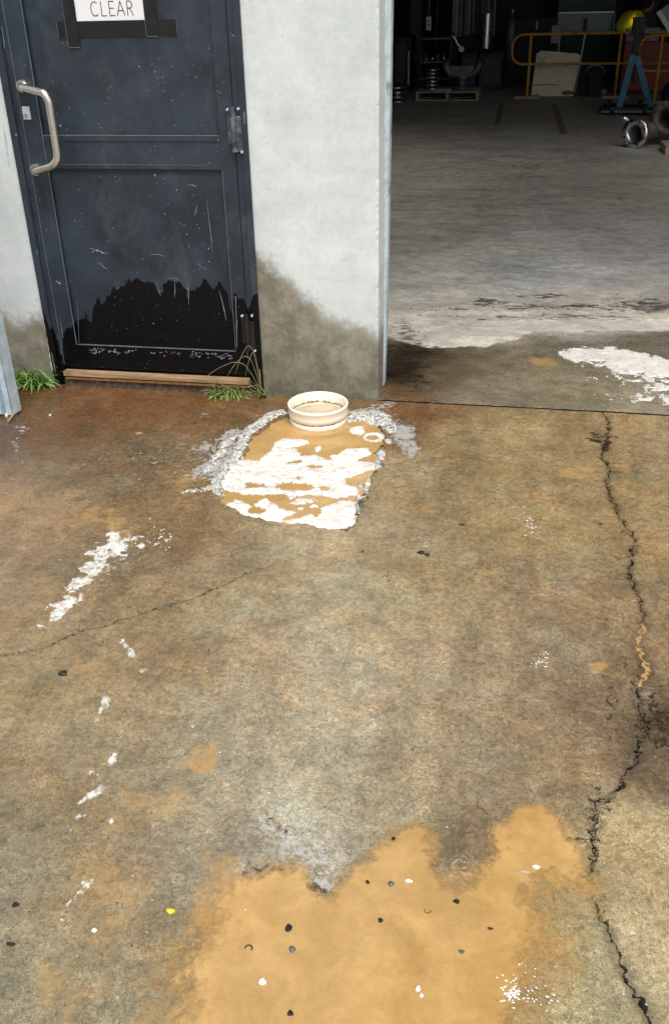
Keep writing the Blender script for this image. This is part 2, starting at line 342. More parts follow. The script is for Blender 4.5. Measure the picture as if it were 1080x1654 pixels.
MT['g1'] = simple('blade_green', (.13, .28, .05), .5, 0, .35, 8); MT['g2'] = simple('blade_pale', (.28, .40, .10), .5, 0, .3, 8); MT['g3'] = simple('blade_straw', (.42, .36, .18), .6, 0, .3, 8)
MT['yellow'] = simple('safety_orange', (.62, .30, .05), .45, 0, .15, 8, .1, (.35, .16, .05))
MT['line'] = simple('worn_line', (.20, .16, .06), .8, 0, .4, 9)
MT['board'] = simple('board', (.78, .72, .52), .6, 0, .10, 4, .2, (.42, .36, .22))
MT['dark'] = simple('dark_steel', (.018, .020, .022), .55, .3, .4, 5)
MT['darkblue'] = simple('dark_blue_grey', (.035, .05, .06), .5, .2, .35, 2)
MT['grey'] = simple('grey_sheet', (.12, .14, .14), .45, .5, .3, 4)
MT['blue'] = simple('blue_paint', (.035, .17, .27), .5, 0, .35, 9, .2, (.03, .06, .08))
MT['red'] = simple('red_paint', (.24, .035, .02), .5, 0, .3, 3)
MT['hivis'] = simple('hivis_cloth', (.55, .62, .01), .8, 0, .12, 20)
MT['skin'] = simple('skin', (.36, .20, .13), .6, 0, .1); MT['hair'] = simple('hair', (.01, .008, .006), .7)
MT['navy'] = simple('navy_cloth', (.012, .015, .025), .85, 0, .2, 20)
MT['rustpipe'] = simple('dull_pipe', (.16, .13, .11), .55, .5, .4, 9, .4, (.10, .06, .04))
MT['chrome'] = simple('machined_face', (.75, .76, .78), .28, 1., .1, 20)
MT['mauve'] = simple('grey_box', (.30, .30, .36), .7)
MT['pit'] = simple('bubble_film', (.50, .42, .28), .1, 0, .2)
gl = G('work_light'); gl.set(base=(1, .6, .3), emit=(1, .55, .22), es=14); MT['glow'] = gl.mat

# ------------------------------------------------------------------ ground outside
CTRL = [(20,700,95,65,38),(100,680,112,80,48),(200,650,118,82,50),(330,650,122,86,50),(400,665,118,86,54),(40,800,138,112,78),(150,760,118,98,70),(250,740,116,98,72),(300,790,132,106,70),(100,860,140,113,78),
(300,880,122,100,70),(50,960,136,114,80),(50,1100,138,118,80),(200,1020,132,110,76),(300,1060,136,114,80),(400,900,140,120,88),(450,960,148,132,100),(500,900,150,132,100),(500,1050,156,140,112),(430,1150,152,138,110),
(550,1250,148,136,110),(480,1330,150,142,122),(650,1250,142,127,100),(750,1380,122,103,76),(700,1100,148,130,102),(600,1000,152,136,104),(700,950,144,124,88),(650,760,148,128,92),(750,700,148,127,88),(670,668,128,92,56),
(850,700,150,128,88),(950,700,140,115,78),(1050,700,150,128,92),(900,850,148,125,85),(1050,850,150,125,85),(880,1000,142,122,92),(950,1100,124,105,80),(1060,1000,140,118,85),(1060,1150,88,67,45),(1050,1250,108,90,66),
(930,1200,130,110,82),(800,1200,142,122,92),(1050,1400,160,142,105),(1050,1550,160,142,105),(900,1500,148,136,96),(920,1620,155,140,100),(30,1300,130,112,80),(50,1400,124,114,90),(50,1550,124,114,88),(200,1400,146,122,82),
(250,1500,138,124,94),(280,1620,132,122,94),(300,1350,140,128,102),(400,1380,138,128,108),(600,1500,140,120,90),(600,700,130,100,62)]
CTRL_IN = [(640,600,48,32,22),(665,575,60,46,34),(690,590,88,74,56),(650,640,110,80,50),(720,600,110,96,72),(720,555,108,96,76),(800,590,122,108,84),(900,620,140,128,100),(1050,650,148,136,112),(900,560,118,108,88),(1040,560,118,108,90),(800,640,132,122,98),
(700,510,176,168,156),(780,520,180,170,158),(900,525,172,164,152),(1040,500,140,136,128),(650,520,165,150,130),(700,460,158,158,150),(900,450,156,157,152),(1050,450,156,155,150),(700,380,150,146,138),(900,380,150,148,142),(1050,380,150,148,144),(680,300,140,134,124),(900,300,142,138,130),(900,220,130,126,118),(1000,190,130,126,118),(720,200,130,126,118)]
GK = 1.02
def rbf(X, Y, ctrl, asp=1.0):
    P = np.array([fl(c[0], c[1]) for c in ctrl]); C = np.array([lin(c[2:]) for c in ctrl])
    num = np.zeros(X.shape+(3,)); den = np.zeros(X.shape)
    wx = X+fbm(X, Y, 3.1, 4, 11)*.25; wy = Y+fbm(X, Y, 2.7, 4, 23)*.3
    for (a, b), c in zip(P, C):
        sc = 1/max(1.0, (b+DY)*.35); w = 1/(((wx-a)**2+((wy-b)*asp)**2)*sc*sc+.003)**1.7
        num += w[..., None]*c; den += w
    c = num/den[..., None]; L = c.mean(-1, keepdims=True); return (L+(c-L)*.86)*GK*(L/.2)**.22*(np.array([.965, .955, .915]) if ctrl is CTRL else np.array([1.0, 1.0, .98]))
CRACK1 = [(970,662),(983,682),(981,705),(970,737),(986,757),(979,775),(984,800),(1003,838),(1025,872),(1018,898),(1016,925),(1026,952),(1036,985),(1038,1012),(1028,1040),(1034,1058),(1044,1078),(1036,1100),(1026,1118),(1030,1136),(1042,1162),(1042,1178),(1030,1200),(1028,1225),(1012,1245),(1003,1265),(985,1285),(965,1300),(958,1330),(955,1360),(958,1385),(952,1410),(950,1432),(958,1455),(970,1480),(985,1508),(994,1535),(1008,1570),(1024,1600),(1040,1630),(1056,1662),(1075,1710),(1085,1780)]
CRACKS = [(CRACK1, .0031), ([(-60,1064),(0,1058),(60,1050),(130,1020),(190,1005),(225,990),(300,970),(360,945),(400,925),(462,906)], .0016),
          ([(765,1286),(776,1303),(790,1318),(814,1326)], .0014), ([(627,922),(630,945)], .0012), ([(905,1352),(935,1358),(956,1352)], .0016), ([(984,758),(1003,763)], .0020), ([(1018,1165),(1040,1180)], .0016),
          ([(955,1436),(985,1456)], .0014), ([(1024,877),(1052,878)], .0010), ([(969,1302),(968,1330),(965,1352),(966,1380)], .0016), ([(962,1440),(968,1462),(978,1485)], .0016)]
def axis(lo, hi, step, far_lo, far_hi, g=1.25):
    a = list(np.arange(lo, hi+step*.5, step)); 
    s = step; x = lo; L = []
    while x > far_lo: s *= g; x -= s; L.append(max(x, far_lo))
    s = step; x = a[-1]; R = []
    while x < far_hi: s *= g; x += s; R.append(min(x, far_hi))
    return np.array(L[::-1]+a+R)
PITC = [(446,679),(405,704),(401,722),(384,744),(356,767),(351,790),(358,812),(391,828),(430,840),(479,845),(525,852),(560,852),(574,842),(578,811),(594,783),(609,748),(607,727),(622,706),(613,686),(596,678),(560,674),(510,668),(470,672)]
PITW = np.array([fl(*p) for p in PITC])
def pit_sd(X, Y): return poly_sd(X, Y, PITW)+fbm(X, Y, 22, 4, 5)*.05
def ground_attrs(X, Y, ctrl, inside):
    px, py = topx(X, Y, np.zeros_like(X)); col = rbf(X, Y, ctrl, 1.0)
    px0_, py0_ = px, py; wk = 1. if not inside else smooth(-Y, -1.8, -1.0)*.8+.03; px = px+fbm(X, Y, 8, 5, 51)*75*wk; py = py+fbm(X, Y, 8, 5, 52)*75*wk*(1 if not inside else .3)
    A = np.zeros(X.shape+(4,)); B = np.zeros(X.shape+(4,)); A[..., 3] = 1
    B[..., 0] = .5
    if not inside:
        A[..., 0] = blobs(px, py, [(345,745,45,22,-35,.8),(385,705,40,16,-38,.75),(640,700,26,22,30,.8),(655,725,24,14,10,.6),(600,672,50,7,3,.7),(170,905,45,16,-52,.45),(490,1370,60,40,20,.55),(430,1340,40,20,10,.5),(510,1410,30,25,0,.5),(35,720,6,45,-5,.5),(200,770,110,45,-10,.22),(585,690,60,14,10,.3),(640,880,14,10,0,.35),(685,895,8,6,0,.6),(330,670,14,6,0,.45),(250,740,70,30,0,.3),(750,1410,22,30,60,.40),(480,1130,60,90,0,.22),(100,1430,30,60,40,.15),(870,1420,30,40,0,.15)])  # the thin upright mark below the post paints its reflection
        A[..., 1] = blobs(px, py, [(1062,1160,26,70,0,.5),(1010,1090,20,60,0,.32),(990,1150,28,60,10,.36),(1070,1290,20,30,0,.3),(400,1420,20,10,-10,.55),(455,1408,40,10,0,.62),(520,1436,26,20,20,.62),(440,1335,34,14,10,.45),(958,1350,15,70,0,.42),(970,712,10,4,10,.8),(985,1290,22,24,0,.4),(103,1088,9,6,0,.35),(978,852,12,5,10,.5),(5,690,50,40,0,.22),(600,1385,30,8,-35,.35),(640,1352,30,8,-25,.35),(1005,920,16,120,0,.22),(770,1400,40,26,0,.18),(640,1000,4,3,0,.2)])
        A[..., 2] = blobs(px, py, [(325,1222,40,16,-40,.85),(300,1235,30,12,-10,.6),(230,1290,110,55,-10,.5),(180,1450,80,110,15,.5),(100,1600,110,70,0,.48),(260,1180,30,14,0,.2),(960,1082,14,16,-50,.85),(940,758,34,8,0,.75),(1040,790,50,8,8,.5),(665,830,34,34,-30,.48),(170,838,60,16,0,.62),(300,780,50,20,-10,.5),(850,1180,50,30,0,.34),(160,1070,90,30,0,.45),(930,1400,40,40,0,.6),(880,1560,80,70,0,.45),(930,1640,60,60,0,.25),(50,820,60,30,0,.3),(350,1500,40,150,0,.75),(760,1500,160,120,0,.8),(850,1350,70,60,0,.7),(660,1370,60,40,0,.7),(420,1450,60,40,0,.6),(1000,1320,20,12,0,.25),(640,665,50,6,0,.35),(560,860,60,20,0,.25),(1045,1060,20,30,0,.2)])
        A[..., 3] = 1.0
        best = np.full(X.shape, 1e9)
        near = (np.abs(X) < 3.2) & (Y > -3.9)
        for pts, w in CRACKS:
            wp = [fl(*p) for p in pts]; d, t = line_sd(X[near], Y[near], wp)
            ad = np.abs(d); e = np.minimum(t, 1-t)
            ww = w*np.clip(e*len(pts)*1.0+.25, 0, 1); ww = np.where(ad < .06, ww, 0)
            if pts is CRACK1:
                pyn = py0_[near]; fill = np.where((pyn > 1005) & (pyn < 1108) | (pyn > 1425) & (pyn < 1445), 1., 0.)
                ww = ww*np.where((pyn > 1005) & (pyn < 1108), 1.5, 1)*np.where(pyn > 1500, 1.25, 1)
            else: fill = np.zeros(len(ad))
            bn = best[near]; mk = (ad < bn) & (ad < .07)
            b0 = B[near]; b0[mk, 0] = d[mk]; b0[mk, 1] = ww[mk]; b0[mk, 2] = fill[mk]; B[near] = b0
            bn[mk] = ad[mk]; best[near] = bn
    else:
        A[..., 0] = blobs(px, py, [(1000,585,70,16,12,.55),(1060,610,30,22,0,.5),(850,213,30,6,6,1.2),(1025,243,40,5,4,1.0),(830,275,10,3,30,.5),(930,265,30,3,25,.5),(945,285,14,4,35,.6),(880,350,18,4,60,.9),(1010,365,22,4,35,.9),(970,345,18,3,10,.7),(700,352,30,4,-5,.6),(760,330,24,4,0,.5),(905,395,20,4,5,.7),(800,415,40,5,0,.5),(1045,375,14,3,30,.6),(760,540,60,10,0,.5),(850,530,100,8,-3,.6),(1020,528,60,6,0,.6),(700,545,60,14,0,.45),(960,440,80,20,0,.25)])
        A[..., 1] = blobs(px, py, [(1040,494,70,13,0,.62),(900,496,130,7,0,.54),(870,478,40,4,0,.62),(785,487,28,7,0,.68),(880,512,190,6,0,.44),(700,498,90,4,0,.4),(650,545,26,30,0,.54),(660,600,34,34,0,.60),(655,560,36,24,0,.55),(740,290,12,50,12,.18),(1000,320,8,3,0,.6),(640,640,14,6,0,.4)])
        A[..., 2] = blobs(px, py, [(880,585,26,10,0,.8),(650,502,30,8,0,.45),(700,590,40,10,0,.2),(960,640,80,14,0,.3)])
        A[..., 0] = np.maximum(A[..., 0], np.where(Y < .014, .55, 0)); 
        # the boundary between rain-wet and dry floor
        wb = np.array([fl(*p) for p in [(560,520),(628,545),(680,560),(760,562),(820,548),(870,536),(960,533),(1080,536),(1200,545),(1400,600),(1400,700),(560,700)]])
        sdw = poly_sd(X, Y, wb)+fbm(X, Y, 9, 4, 31)*.12; wet = smooth(sdw, -.02, .03)
        wd_ = np.clip((wet-.5)*2, -1, 1); A[..., 3] = .15+.85*wet
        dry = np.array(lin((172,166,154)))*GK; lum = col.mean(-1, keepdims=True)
        col = np.where(wet[..., None] > .5, col, np.maximum(col, dry*(.86+.50*smooth(2.4-Y+fbm(X, Y, 2.2, 4, 77)*1.6, 0, 1.6))[..., None]))  # pale dust near the opening; colour also lightened to paint in daylight
    return px0_, py0_, col, A, B
def make_ground():
    xs = axis(-2.75, 1.15, .0065, -60, 60); ys = axis(-3.25, -.0125, .0065, -60, -.012)
    ys = ys[ys <= -.0095]; ys = np.unique(np.append(ys, -.009))
    X, Y = np.meshgrid(xs, ys, indexing='ij'); px, py, col, A, B = ground_attrs(X, Y, CTRL, False)
    Z = fbm(X, Y, 3, 4, 3)*.004+fbm(X, Y, 40, 3, 8)*.0016
    near = (np.abs(X) < 3) & (Y > -4)
    sdp = np.full(X.shape, -1.); sdp[near] = pit_sd(X[near], Y[near])
    Z -= smooth(sdp, -.006, .016)*.028
    cw = B[..., 1]; Z -= np.where(np.abs(B[..., 0]) < cw+.004, cw*1.2*(1-B[..., 2]), 0)
    col = np.where((sdp > 0)[..., None], np.array([.2, .12, .05]), col)
    edge = np.exp(-(sdp/.022)**2); A[..., 1] = np.maximum(A[..., 1], np.where(px > 540, edge*.55, 0))
    V = np.stack([X, Y, Z], -1).reshape(-1, 3); F = grid_faces(len(xs), len(ys))
    o = obj('ground', np_mesh('ground', V, F, {'Col': col.reshape(-1, 3), 'A': A.reshape(-1, 4), 'B': B.reshape(-1, 4)}), MT['ground'])
    tag(o, kind='structure', label='wet brown concrete apron with stains and cracks')
def make_floor():
    xs = axis(-1.0, 2.0, .011, -8, 12); ys = axis(.004, 2.6, .011, .003, 20, 1.06)
    ys = ys[ys >= .004]; xs = np.unique(np.clip(xs, -8, 12)); ys = np.unique(ys)
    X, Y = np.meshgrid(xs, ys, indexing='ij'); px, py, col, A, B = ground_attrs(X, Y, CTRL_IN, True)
    Z = fbm(X, Y, 3, 3, 4)*.003
    V = np.stack([X, Y, Z], -1).reshape(-1, 3)
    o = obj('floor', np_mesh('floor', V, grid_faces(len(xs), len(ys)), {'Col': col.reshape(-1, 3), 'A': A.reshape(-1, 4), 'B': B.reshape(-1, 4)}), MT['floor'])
    tag(o, kind='structure', label='grey workshop concrete floor')
    b = nb(); box(b, -8, 12, -.05, .05, -.10, -.014); tag(obj('joint_filler', b, MT['black']), kind='structure')
make_ground(); make_floor()

# ------------------------------------------------------------------ muddy water
def sheet(name, pts_px, z, step, fn, mat, pad=.06):
    w = np.array([fl(*p) for p in pts_px]); x0, y0 = w.min(0)-pad; x1, y1 = w.max(0)+pad
    xs = np.arange(x0, x1, step); ys = np.arange(y0, y1, step); X, Y = np.meshgrid(xs, ys, indexing='ij')
    Z, D, keepv = fn(X, Y, w)
    k = keepv[:-1, :-1] | keepv[1:, :-1] | keepv[:-1, 1:] | keepv[1:, 1:]
    V = np.stack([X, Y, Z+z], -1).reshape(-1, 3); F = grid_faces(len(xs), len(ys), k)
    V, F, at = compact(V, F, {'depth': D.reshape(-1)})
    return obj(name, np_mesh(name, V, F, at), mat)
PUD = [(255,1720),(290,1600),(318,1540),(345,1475),(372,1440),(400,1418),(430,1404),(460,1410),(495,1408),(512,1440),(530,1450),(545,1425),(575,1400),(600,1375),(638,1352),(665,1338),(688,1345),(692,1370),(700,1402),(718,1438),(745,1452),(762,1430),(790,1398),(806,1368),(812,1330),(830,1313),(860,1308),(892,1322),(905,1350),(928,1378),(942,1420),(940,1436),(900,1424),(868,1420),(858,1470),(862,1520),(850,1560),(830,1600),(815,1654),(800,1760),(700,1900),(400,1900)]
def f_pud(X, Y, w):
    sd = poly_sd(X, Y, w); px, py = topx(X, Y, 0*X)
    soft = .028+.09*smooth(-px, -430, -300)*smooth(py, 1440, 1500)+.09*smooth(px, 800, 880)*smooth(py, 1370, 1440)
    D = np.clip((sd+fbm(X, Y, 16, 5, 9)*.055)/soft*.5+.5, -1, 2)
    return np.zeros_like(X), D, D > -.1
o = sheet('puddle', PUD, .0060, .006, f_pud, MT['puddle'], .08); tag(o, kind='structure', label='shallow ochre muddy puddle in the foreground')
def f_pit(X, Y, w):
    sd = poly_sd(X, Y, w)+.03; return np.zeros_like(X), np.full(X.shape, 2.), sd > -.01
o = sheet('pit_water', PITC, -.0075, .012, f_pit, MT['puddle'], .04); tag(o, kind='structure', label='muddy water filling the broken pit by the wall')

# ------------------------------------------------------------------ foam
def cr6(L): return [(300+x/2.842, 600+y/2.842) for x, y in L]
def foamfield(X, Y, polys, ell, holes=(), frag=.02, seed=3):
    sd = np.full(X.shape, -1.)
    for p in polys: sd = np.maximum(sd, poly_sd(X, Y, [fl(*q) for q in p]))
    px, py = topx(X, Y, 0*X)
    def el(e):
        x, y, rx, ry, a = e; c, n = math.cos(math.radians(a)), math.sin(math.radians(a)); dx = px-x; dy = py-y
        u = (dx*c+dy*n)/rx; v = (-dx*n+dy*c)/ry; q = fl(x, y); q2 = fl(x+rx*.7, y); s = np.hypot(*(q2-q))/.7
        return (1-np.sqrt(u*u+v*v))*s*min(1, ry/rx*1.6)
    for e in ell: sd = np.maximum(sd, el(e))
    for e in holes: sd = np.minimum(sd, -el(e))
    c_ = np.abs(fbm(X*.8, Y, 26, 3, seed+40))                       # thin gaps between the rafts
    return np.minimum(sd+fbm(X, Y, 30, 5, seed)*frag*2+fbm(X, Y, 120, 3, seed+9)*frag*.8, (fbm(X, Y, 13, 4, seed+60)+.36)*.2)
def foam(name, polys, ell, holes, z, frag, seed, label, step=.0035, hmax=.007, mat='foam', bias=0., lump=26):
    allp = [q for p in polys for q in p]+[(e[0]+s*e[2]*1.2, e[1]+t*e[2]*1.2) for e in ell for s in (-1, 1) for t in (-1, 1)]
    def fn(X, Y, w):
        sd = foamfield(X, Y, polys, ell, holes, frag, seed)+bias
        h = np.where(sd > 0, hmax*(1-np.exp(-np.maximum(sd, 0)/.012))*(.65+.9*(fbm(X, Y, lump, 3, seed+5)+.3)), -.004+np.maximum(sd, -.004))
        return h, sd, sd > -.003
    o = sheet(name, allp, z, step, fn, MT[mat], .03)
    return tag(o, label, 'foam', kind='stuff')
F1 = cr6([(400,325),(450,300),(560,310),(570,325),(510,345),(530,380),(600,375),(650,400),(740,350),(830,345),(855,370),(780,405),(870,410),(880,440),(720,490),(790,530),(790,565),(700,575),(640,565),(560,560),(480,580),(455,555),(380,560),(270,560),(170,535),(160,500),(140,480),(200,440),(240,400),(340,400),(365,370),(390,350)])
F2 = cr6([(145,615),(215,590),(225,560),(235,580),(300,610),(370,570),(430,620),(520,640),(450,665),(430,692),(370,692),(260,655)])
F3 = cr6([(450,680),(540,660),(570,640),(600,655),(640,610),(720,585),(785,595),(785,690),(740,726),(640,720),(510,704)])
def ce(x, y, rx, ry): return (300+x/2.842, 600+y/2.842, rx/2.842, ry/2.842, 0)
foam('foam', [F1, F2, F3], [ce(782,262,42,20), ce(605,348,16,11), ce(683,380,18,8), ce(525,622,10,7), ce(585,608,16,8), ce(545,588,50,11), ce(490,375,40,14), ce(270,300,10,40)],
     [ce(322,518,48,10), ce(500,520,75,14), ce(632,532,24,8), ce(325,632,34,13), ce(470,590,70,9), ce(545,345,36,10), ce(440,440,20,4), ce(585,430,22,5), ce(520,482,16,5), ce(760,490,36,10), ce(500,408,22,3)], -.0085, .016, 3, 'white foam floating in rafts on the muddy pit water', hmax=.0085, bias=.002)
foam('foam', [], [ce(862,295,54,25)], [ce(855,296,22,8)], -.0085, .003, 8, 'ring of white foam round a dark bubble near the cream collar', hmax=.006)
RIM = [(462,664),(446,668),(430,678),(410,691),(399,704),(392,716),(385,732),(374,748),(360,764),(352,778),(350,790),(356,802)]
def band(L, w):
    return [(x-w, y-w*.35) for x, y in L]+[(x+w*.7, y+w*.35) for x, y in L[::-1]]
foam('lime_crust', [band(RIM, 9)], [(330,790,16,4,-10),(310,793,12,3,-8),(352,735,16,5,-40),(365,716,16,5,-40),(340,755,12,4,-30)], [], -.001, .016, 14, 'crumbly white crust along the left edge of the pit', hmax=.012, mat='lime', lump=70)
foam('lime_crust', [[(556,666),(575,664),(600,663),(620,665),(637,680),(642,695),(628,702),(618,690),(606,682),(580,678),(560,679)]], [(626,712,7,6,20),(616,733,6,9,20),(610,752,5,8,0),(593,784,3,12,15),(577,820,3,22,2)], [], -.001, .014, 15, 'crumbly grey white crust at the pit corner right of the collar', hmax=.011, mat='lime', lump=70)
TR1 = [(185,853),(198,858),(205,872),(213,882),(196,897),(176,905),(165,925),(150,945),(138,962),(125,985),(105,1005),(85,1012),(58,1014),(72,1000),(95,968),(120,935),(138,915),(146,890),(165,865)]
foam('foam', [], [(186,872,15,9,-60),(196,884,13,8,0),(218,871,8,5,-10),(150,925,17,6,-30),(166,908,7,4,-50),(131,966,9,4,-60),(92,993,13,8,-25),(66,1012,9,3,0),(171,893,8,4,-50),(110,975,4,3,0)], [], .001, .016, 21, 'solid white foam patches of the upper left trail', hmax=.005, mat='foam_thin')
foam('foam', [TR1], [(226,880,12,8,-40)], [], .001, .075, 22, 'broken flecks of white foam around the upper left trail', hmax=.003, bias=-.014, mat='foam_thin')
foam('foam', [], [(199,1036,4,5,0),(203,1043,5,5,0),(212,1055,7,8,-30),(231,1083,11,6,-5),(227,1071,3,3,0),(170,1134,10,8,-60),(163,1146,8,5,-60),(155,1162,5,5,-50),(167,1128,4,4,0)], [], .001, .009, 23, 'small white foam flecks below the long hairline crack', hmax=.004, mat='foam_thin')
foam('foam', [], [(184,1224,14,6,-62),(150,1248,5,9,30),(159,1252,5,6,0),(152,1282,24,8,-32),(138,1290,12,5,-35),(127,1320,9,4,-50),(117,1340,8,3,-45),(180,1328,3,5,0),(137,1318,4,4,0)], [], .001, .012, 24, 'white foam streak beside the thin ochre stain at left', hmax=.0045, mat='foam_thin')
foam('foam', [], [(128,1441,22,6,-42),(112,1458,16,5,-45),(103,1475,10,3,-50),(133,1427,6,3,-60),(98,1485,4,3,0)], [], .001, .018, 25, 'faint thin foam streak near the lower left', hmax=.002, bias=-.001, mat='foam_thin')
def c7(L): return [(620+x/2.348, 400+y/2.348) for x, y in L]
foam('foam', [c7([(660,395),(700,382),(760,378),(870,380),(1000,402),(1100,432),(1200,460),(1200,520),(1080,500),(960,482),(880,474),(800,445),(740,440),(690,425)])], [(1075,628,40,5,8),(1065,645,40,4,5),(1050,615,40,4,5)], [ce(0,0,1,1),(950,589,18,5,0)], .001, .06, 27, 'dried white foam wash on the workshop floor inside the doorway', hmax=.003, step=.006, mat='foam')
for (x, y, n_, lab, sx, sy) in ((856,848,26,'white beads painting light glints on the concrete halfway to the workshop opening',12,22),(872,1066,34,'cluster of white beads painting a glint left of the long crack',16,16),(852,1600,60,'painted glint beads scattered at the right edge of the puddle',45,40),(825,1608,60,'dense patch of white beads painting a glint on the foreground puddle',14,13),(250,870,40,'tiny white foam dots right of the upper foam trail',40,18)):
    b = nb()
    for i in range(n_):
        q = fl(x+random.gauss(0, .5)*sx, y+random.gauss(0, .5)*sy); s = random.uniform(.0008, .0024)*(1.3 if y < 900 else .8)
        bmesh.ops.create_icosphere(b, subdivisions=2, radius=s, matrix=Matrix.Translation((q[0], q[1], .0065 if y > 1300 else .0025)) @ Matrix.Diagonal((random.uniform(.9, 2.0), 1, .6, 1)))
    tag(obj('bubbles', b, MT['white']), lab, 'bubbles', kind='stuff')  # white beads paint glints of light; the last group is foam dots

# ------------------------------------------------------------------ the building
XD0, XD1, XR = -2.149, -1.105, -.569
DAMP = [(-60,480),(0,508),(22,520),(50,512),(72,505)]
def damp_field(X, Z):
    px, py = topx(X, 0*X, Z)
    edge = np.interp(px, [-200,0,22,50,75,300,405,412,420,440,470,495,520,545,580,612,640], [470,505,520,514,498,380,388,400,412,428,458,485,508,518,528,545,550])
    return np.nan_to_num((py-edge)/330., nan=-1)+fbm(X, Z, 7, 4, 41)*.07
def gbox(x0, x1, y0, y1, z0, z1, sx, sz):
    """front face as a fine grid, other faces plain"""
    xs = np.linspace(x0, x1, max(2, int((x1-x0)/sx)+1)); zs = np.linspace(z0, z1, max(2, int((z1-z0)/sz)+1))
    X, Z = np.meshgrid(xs, zs, indexing='ij'); nx, nz = X.shape
    V = [np.stack([X, np.full(X.shape, y0), Z], -1).reshape(-1, 3)]; F = [grid_faces(nx, nz)]
    k = nx*nz
    for s in ('L', 'R', 'T', 'B', 'K'):
        if s in 'LR':
            xx = x0 if s == 'L' else x1; n = len(zs)
            ys_ = np.linspace(y0, y1, max(2, min(24, int((y1-y0)/.01)+1))); YY, ZZ = np.meshgrid(ys_, zs, indexing='ij')
            V.append(np.stack([np.full(YY.shape, xx), YY, ZZ], -1).reshape(-1, 3)); f = grid_faces(len(ys_), n)
        elif s in 'TB':
            zz = z1 if s == 'T' else z0; YY = np.array([[y0]*len(xs), [y1]*len(xs)]); XX = np.array([xs, xs])
            V.append(np.stack([XX, YY, np.full(YY.shape, zz)], -1).reshape(-1, 3)); f = grid_faces(2, len(xs))
        else:
            V.append(np.array([(x0, y1, z0), (x1, y1, z0), (x1, y1, z1), (x0, y1, z1)])); f = np.array([[3, 2, 1, 0]])
        if s in 'RT': f = f[:, ::-1]
        F.append(f+k); k += len(V[-1])
    return np.concatenate(V), np.concatenate(F)
def gjoin(name, boxes, field, attr, mat, parent=None):
    Vs, Fs, k = [], [], 0
    for bx in boxes:
        V, F = gbox(*bx); Vs.append(V); Fs.append(F+k); k += len(V)
    V = np.concatenate(Vs); F = np.concatenate(Fs)
    return obj(name, np_mesh(name, V, F, {attr: field(V[:, 0], V[:, 2])}, False), mat, parent)
TW = .15
w = gjoin('concrete_wall', [(-3.4, XD0, 0, TW, -.05, 2.06, .012, .012), (-8, -3.4, 0, TW, -.05, 2.06, .3, .1), (XD1, XR-.010, 0, TW, -.05, 2.06, .007, .007), (-8, XR-.010, 0, TW, 2.06, 5.6, .2, .2), (-8, 12, 0, TW, 5.6, 6, .5, .2), (9.5, 12, 0, TW, -.05, 5.6, .2, .1)], damp_field, 'damp', MT['wall'])
tag(w, 'pale painted concrete wall with a brown damp patch along its foot', 'wall')
# chipped corner of the pillar
zs = np.arange(-.05, 5.6, .012); prof = []
b = nb(); rows = []
for z in zs:
    c = .010+.004*float(fbm(np.array([z]), np.array([.3]), 18, 3, 2)[0])*2; k = .004*float(fbm(np.array([z]), np.array([7.3]), 60, 3, 5)[0])*2
    rows.append([b.verts.new(p) for p in ((XR-.011, .001, z), (XR-c*.55+k, .0015+abs(k), z), (XR+k*.4, .0095, z), (XR, .02, z), (XR, TW, z), (XR-.011, TW, z))])
for r, q in zip(rows, rows[1:]):
    for i in range(5): b.faces.new((r[i], r[i+1], q[i+1], q[i]))
me = bpy.data.meshes.new('wall_edge'); b.to_mesh(me); b.free()
co = np.array([v.co[:] for v in me.vertices]); at = me.attributes.new('damp', 'FLOAT', 'POINT'); at.data.foreach_set('value', (damp_field(co[:, 0], co[:, 2])).astype(np.float32))
obj('wall_edge', me, MT['wall'], w)
# shell
for nm, (x0, x1, y0, y1, z0, z1) in dict(side_wall=(-8.15, -8, 0, 20, -.05, 6), side_wall_2=(12, 12.15, 0, 20, -.05, 6), back_wall=(-8.15, 12.15, 20, 20.15, -.05, 6), roof=(-8.3, 12.3, 5.5, 20.3, 6, 6.15), roof_2=(-8.3, 12.3, -.3, 1.6, 6, 6.15), roof_3=(-8.3, -5.4, 1.6, 5.5, 6, 6.15), roof_4=(-4.2, -1.1, 1.6, 5.5, 6, 6.15), roof_5=(.1, 3.2, 1.6, 5.5, 6, 6.15), roof_6=(4.4, 7.5, 1.6, 5.5, 6, 6.15), roof_7=(8.7, 12.3, 1.6, 5.5, 6, 6.15)).items():  # roof split to leave added, unseen gaps that light the floor
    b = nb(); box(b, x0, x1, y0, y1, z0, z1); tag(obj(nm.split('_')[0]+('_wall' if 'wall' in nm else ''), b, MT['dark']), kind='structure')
# steel door track on the reveal
t = thing('door_track', (XR, .16, 0), 'pale grey steel door track running up the edge of the opening', 'door track')
b = nb(); 
vs = [[(0, -.008, z), (dx, -.008, z), (dx, .055, z), (0, .055, z)] for z, dx in ((0.01, .004), (.25, .012), (.8, .020), (1.6, .026), (5.6, .03))]
R_ = [[b.verts.new((p[0], p[1], p[2])) for p in r] for r in vs]
for r, q in zip(R_, R_[1:]):
    for i in range(4): b.faces.new((r[i], r[(i+1) % 4], q[(i+1) % 4], q[i]))
b.faces.new(R_[-1]); obj('track_face', b, MT['trim'], t)
b = nb(); box(b, .0015, .0065, -.014, -.0085, .05, 5.6); obj('track_lip', b, MT['galv'], t)

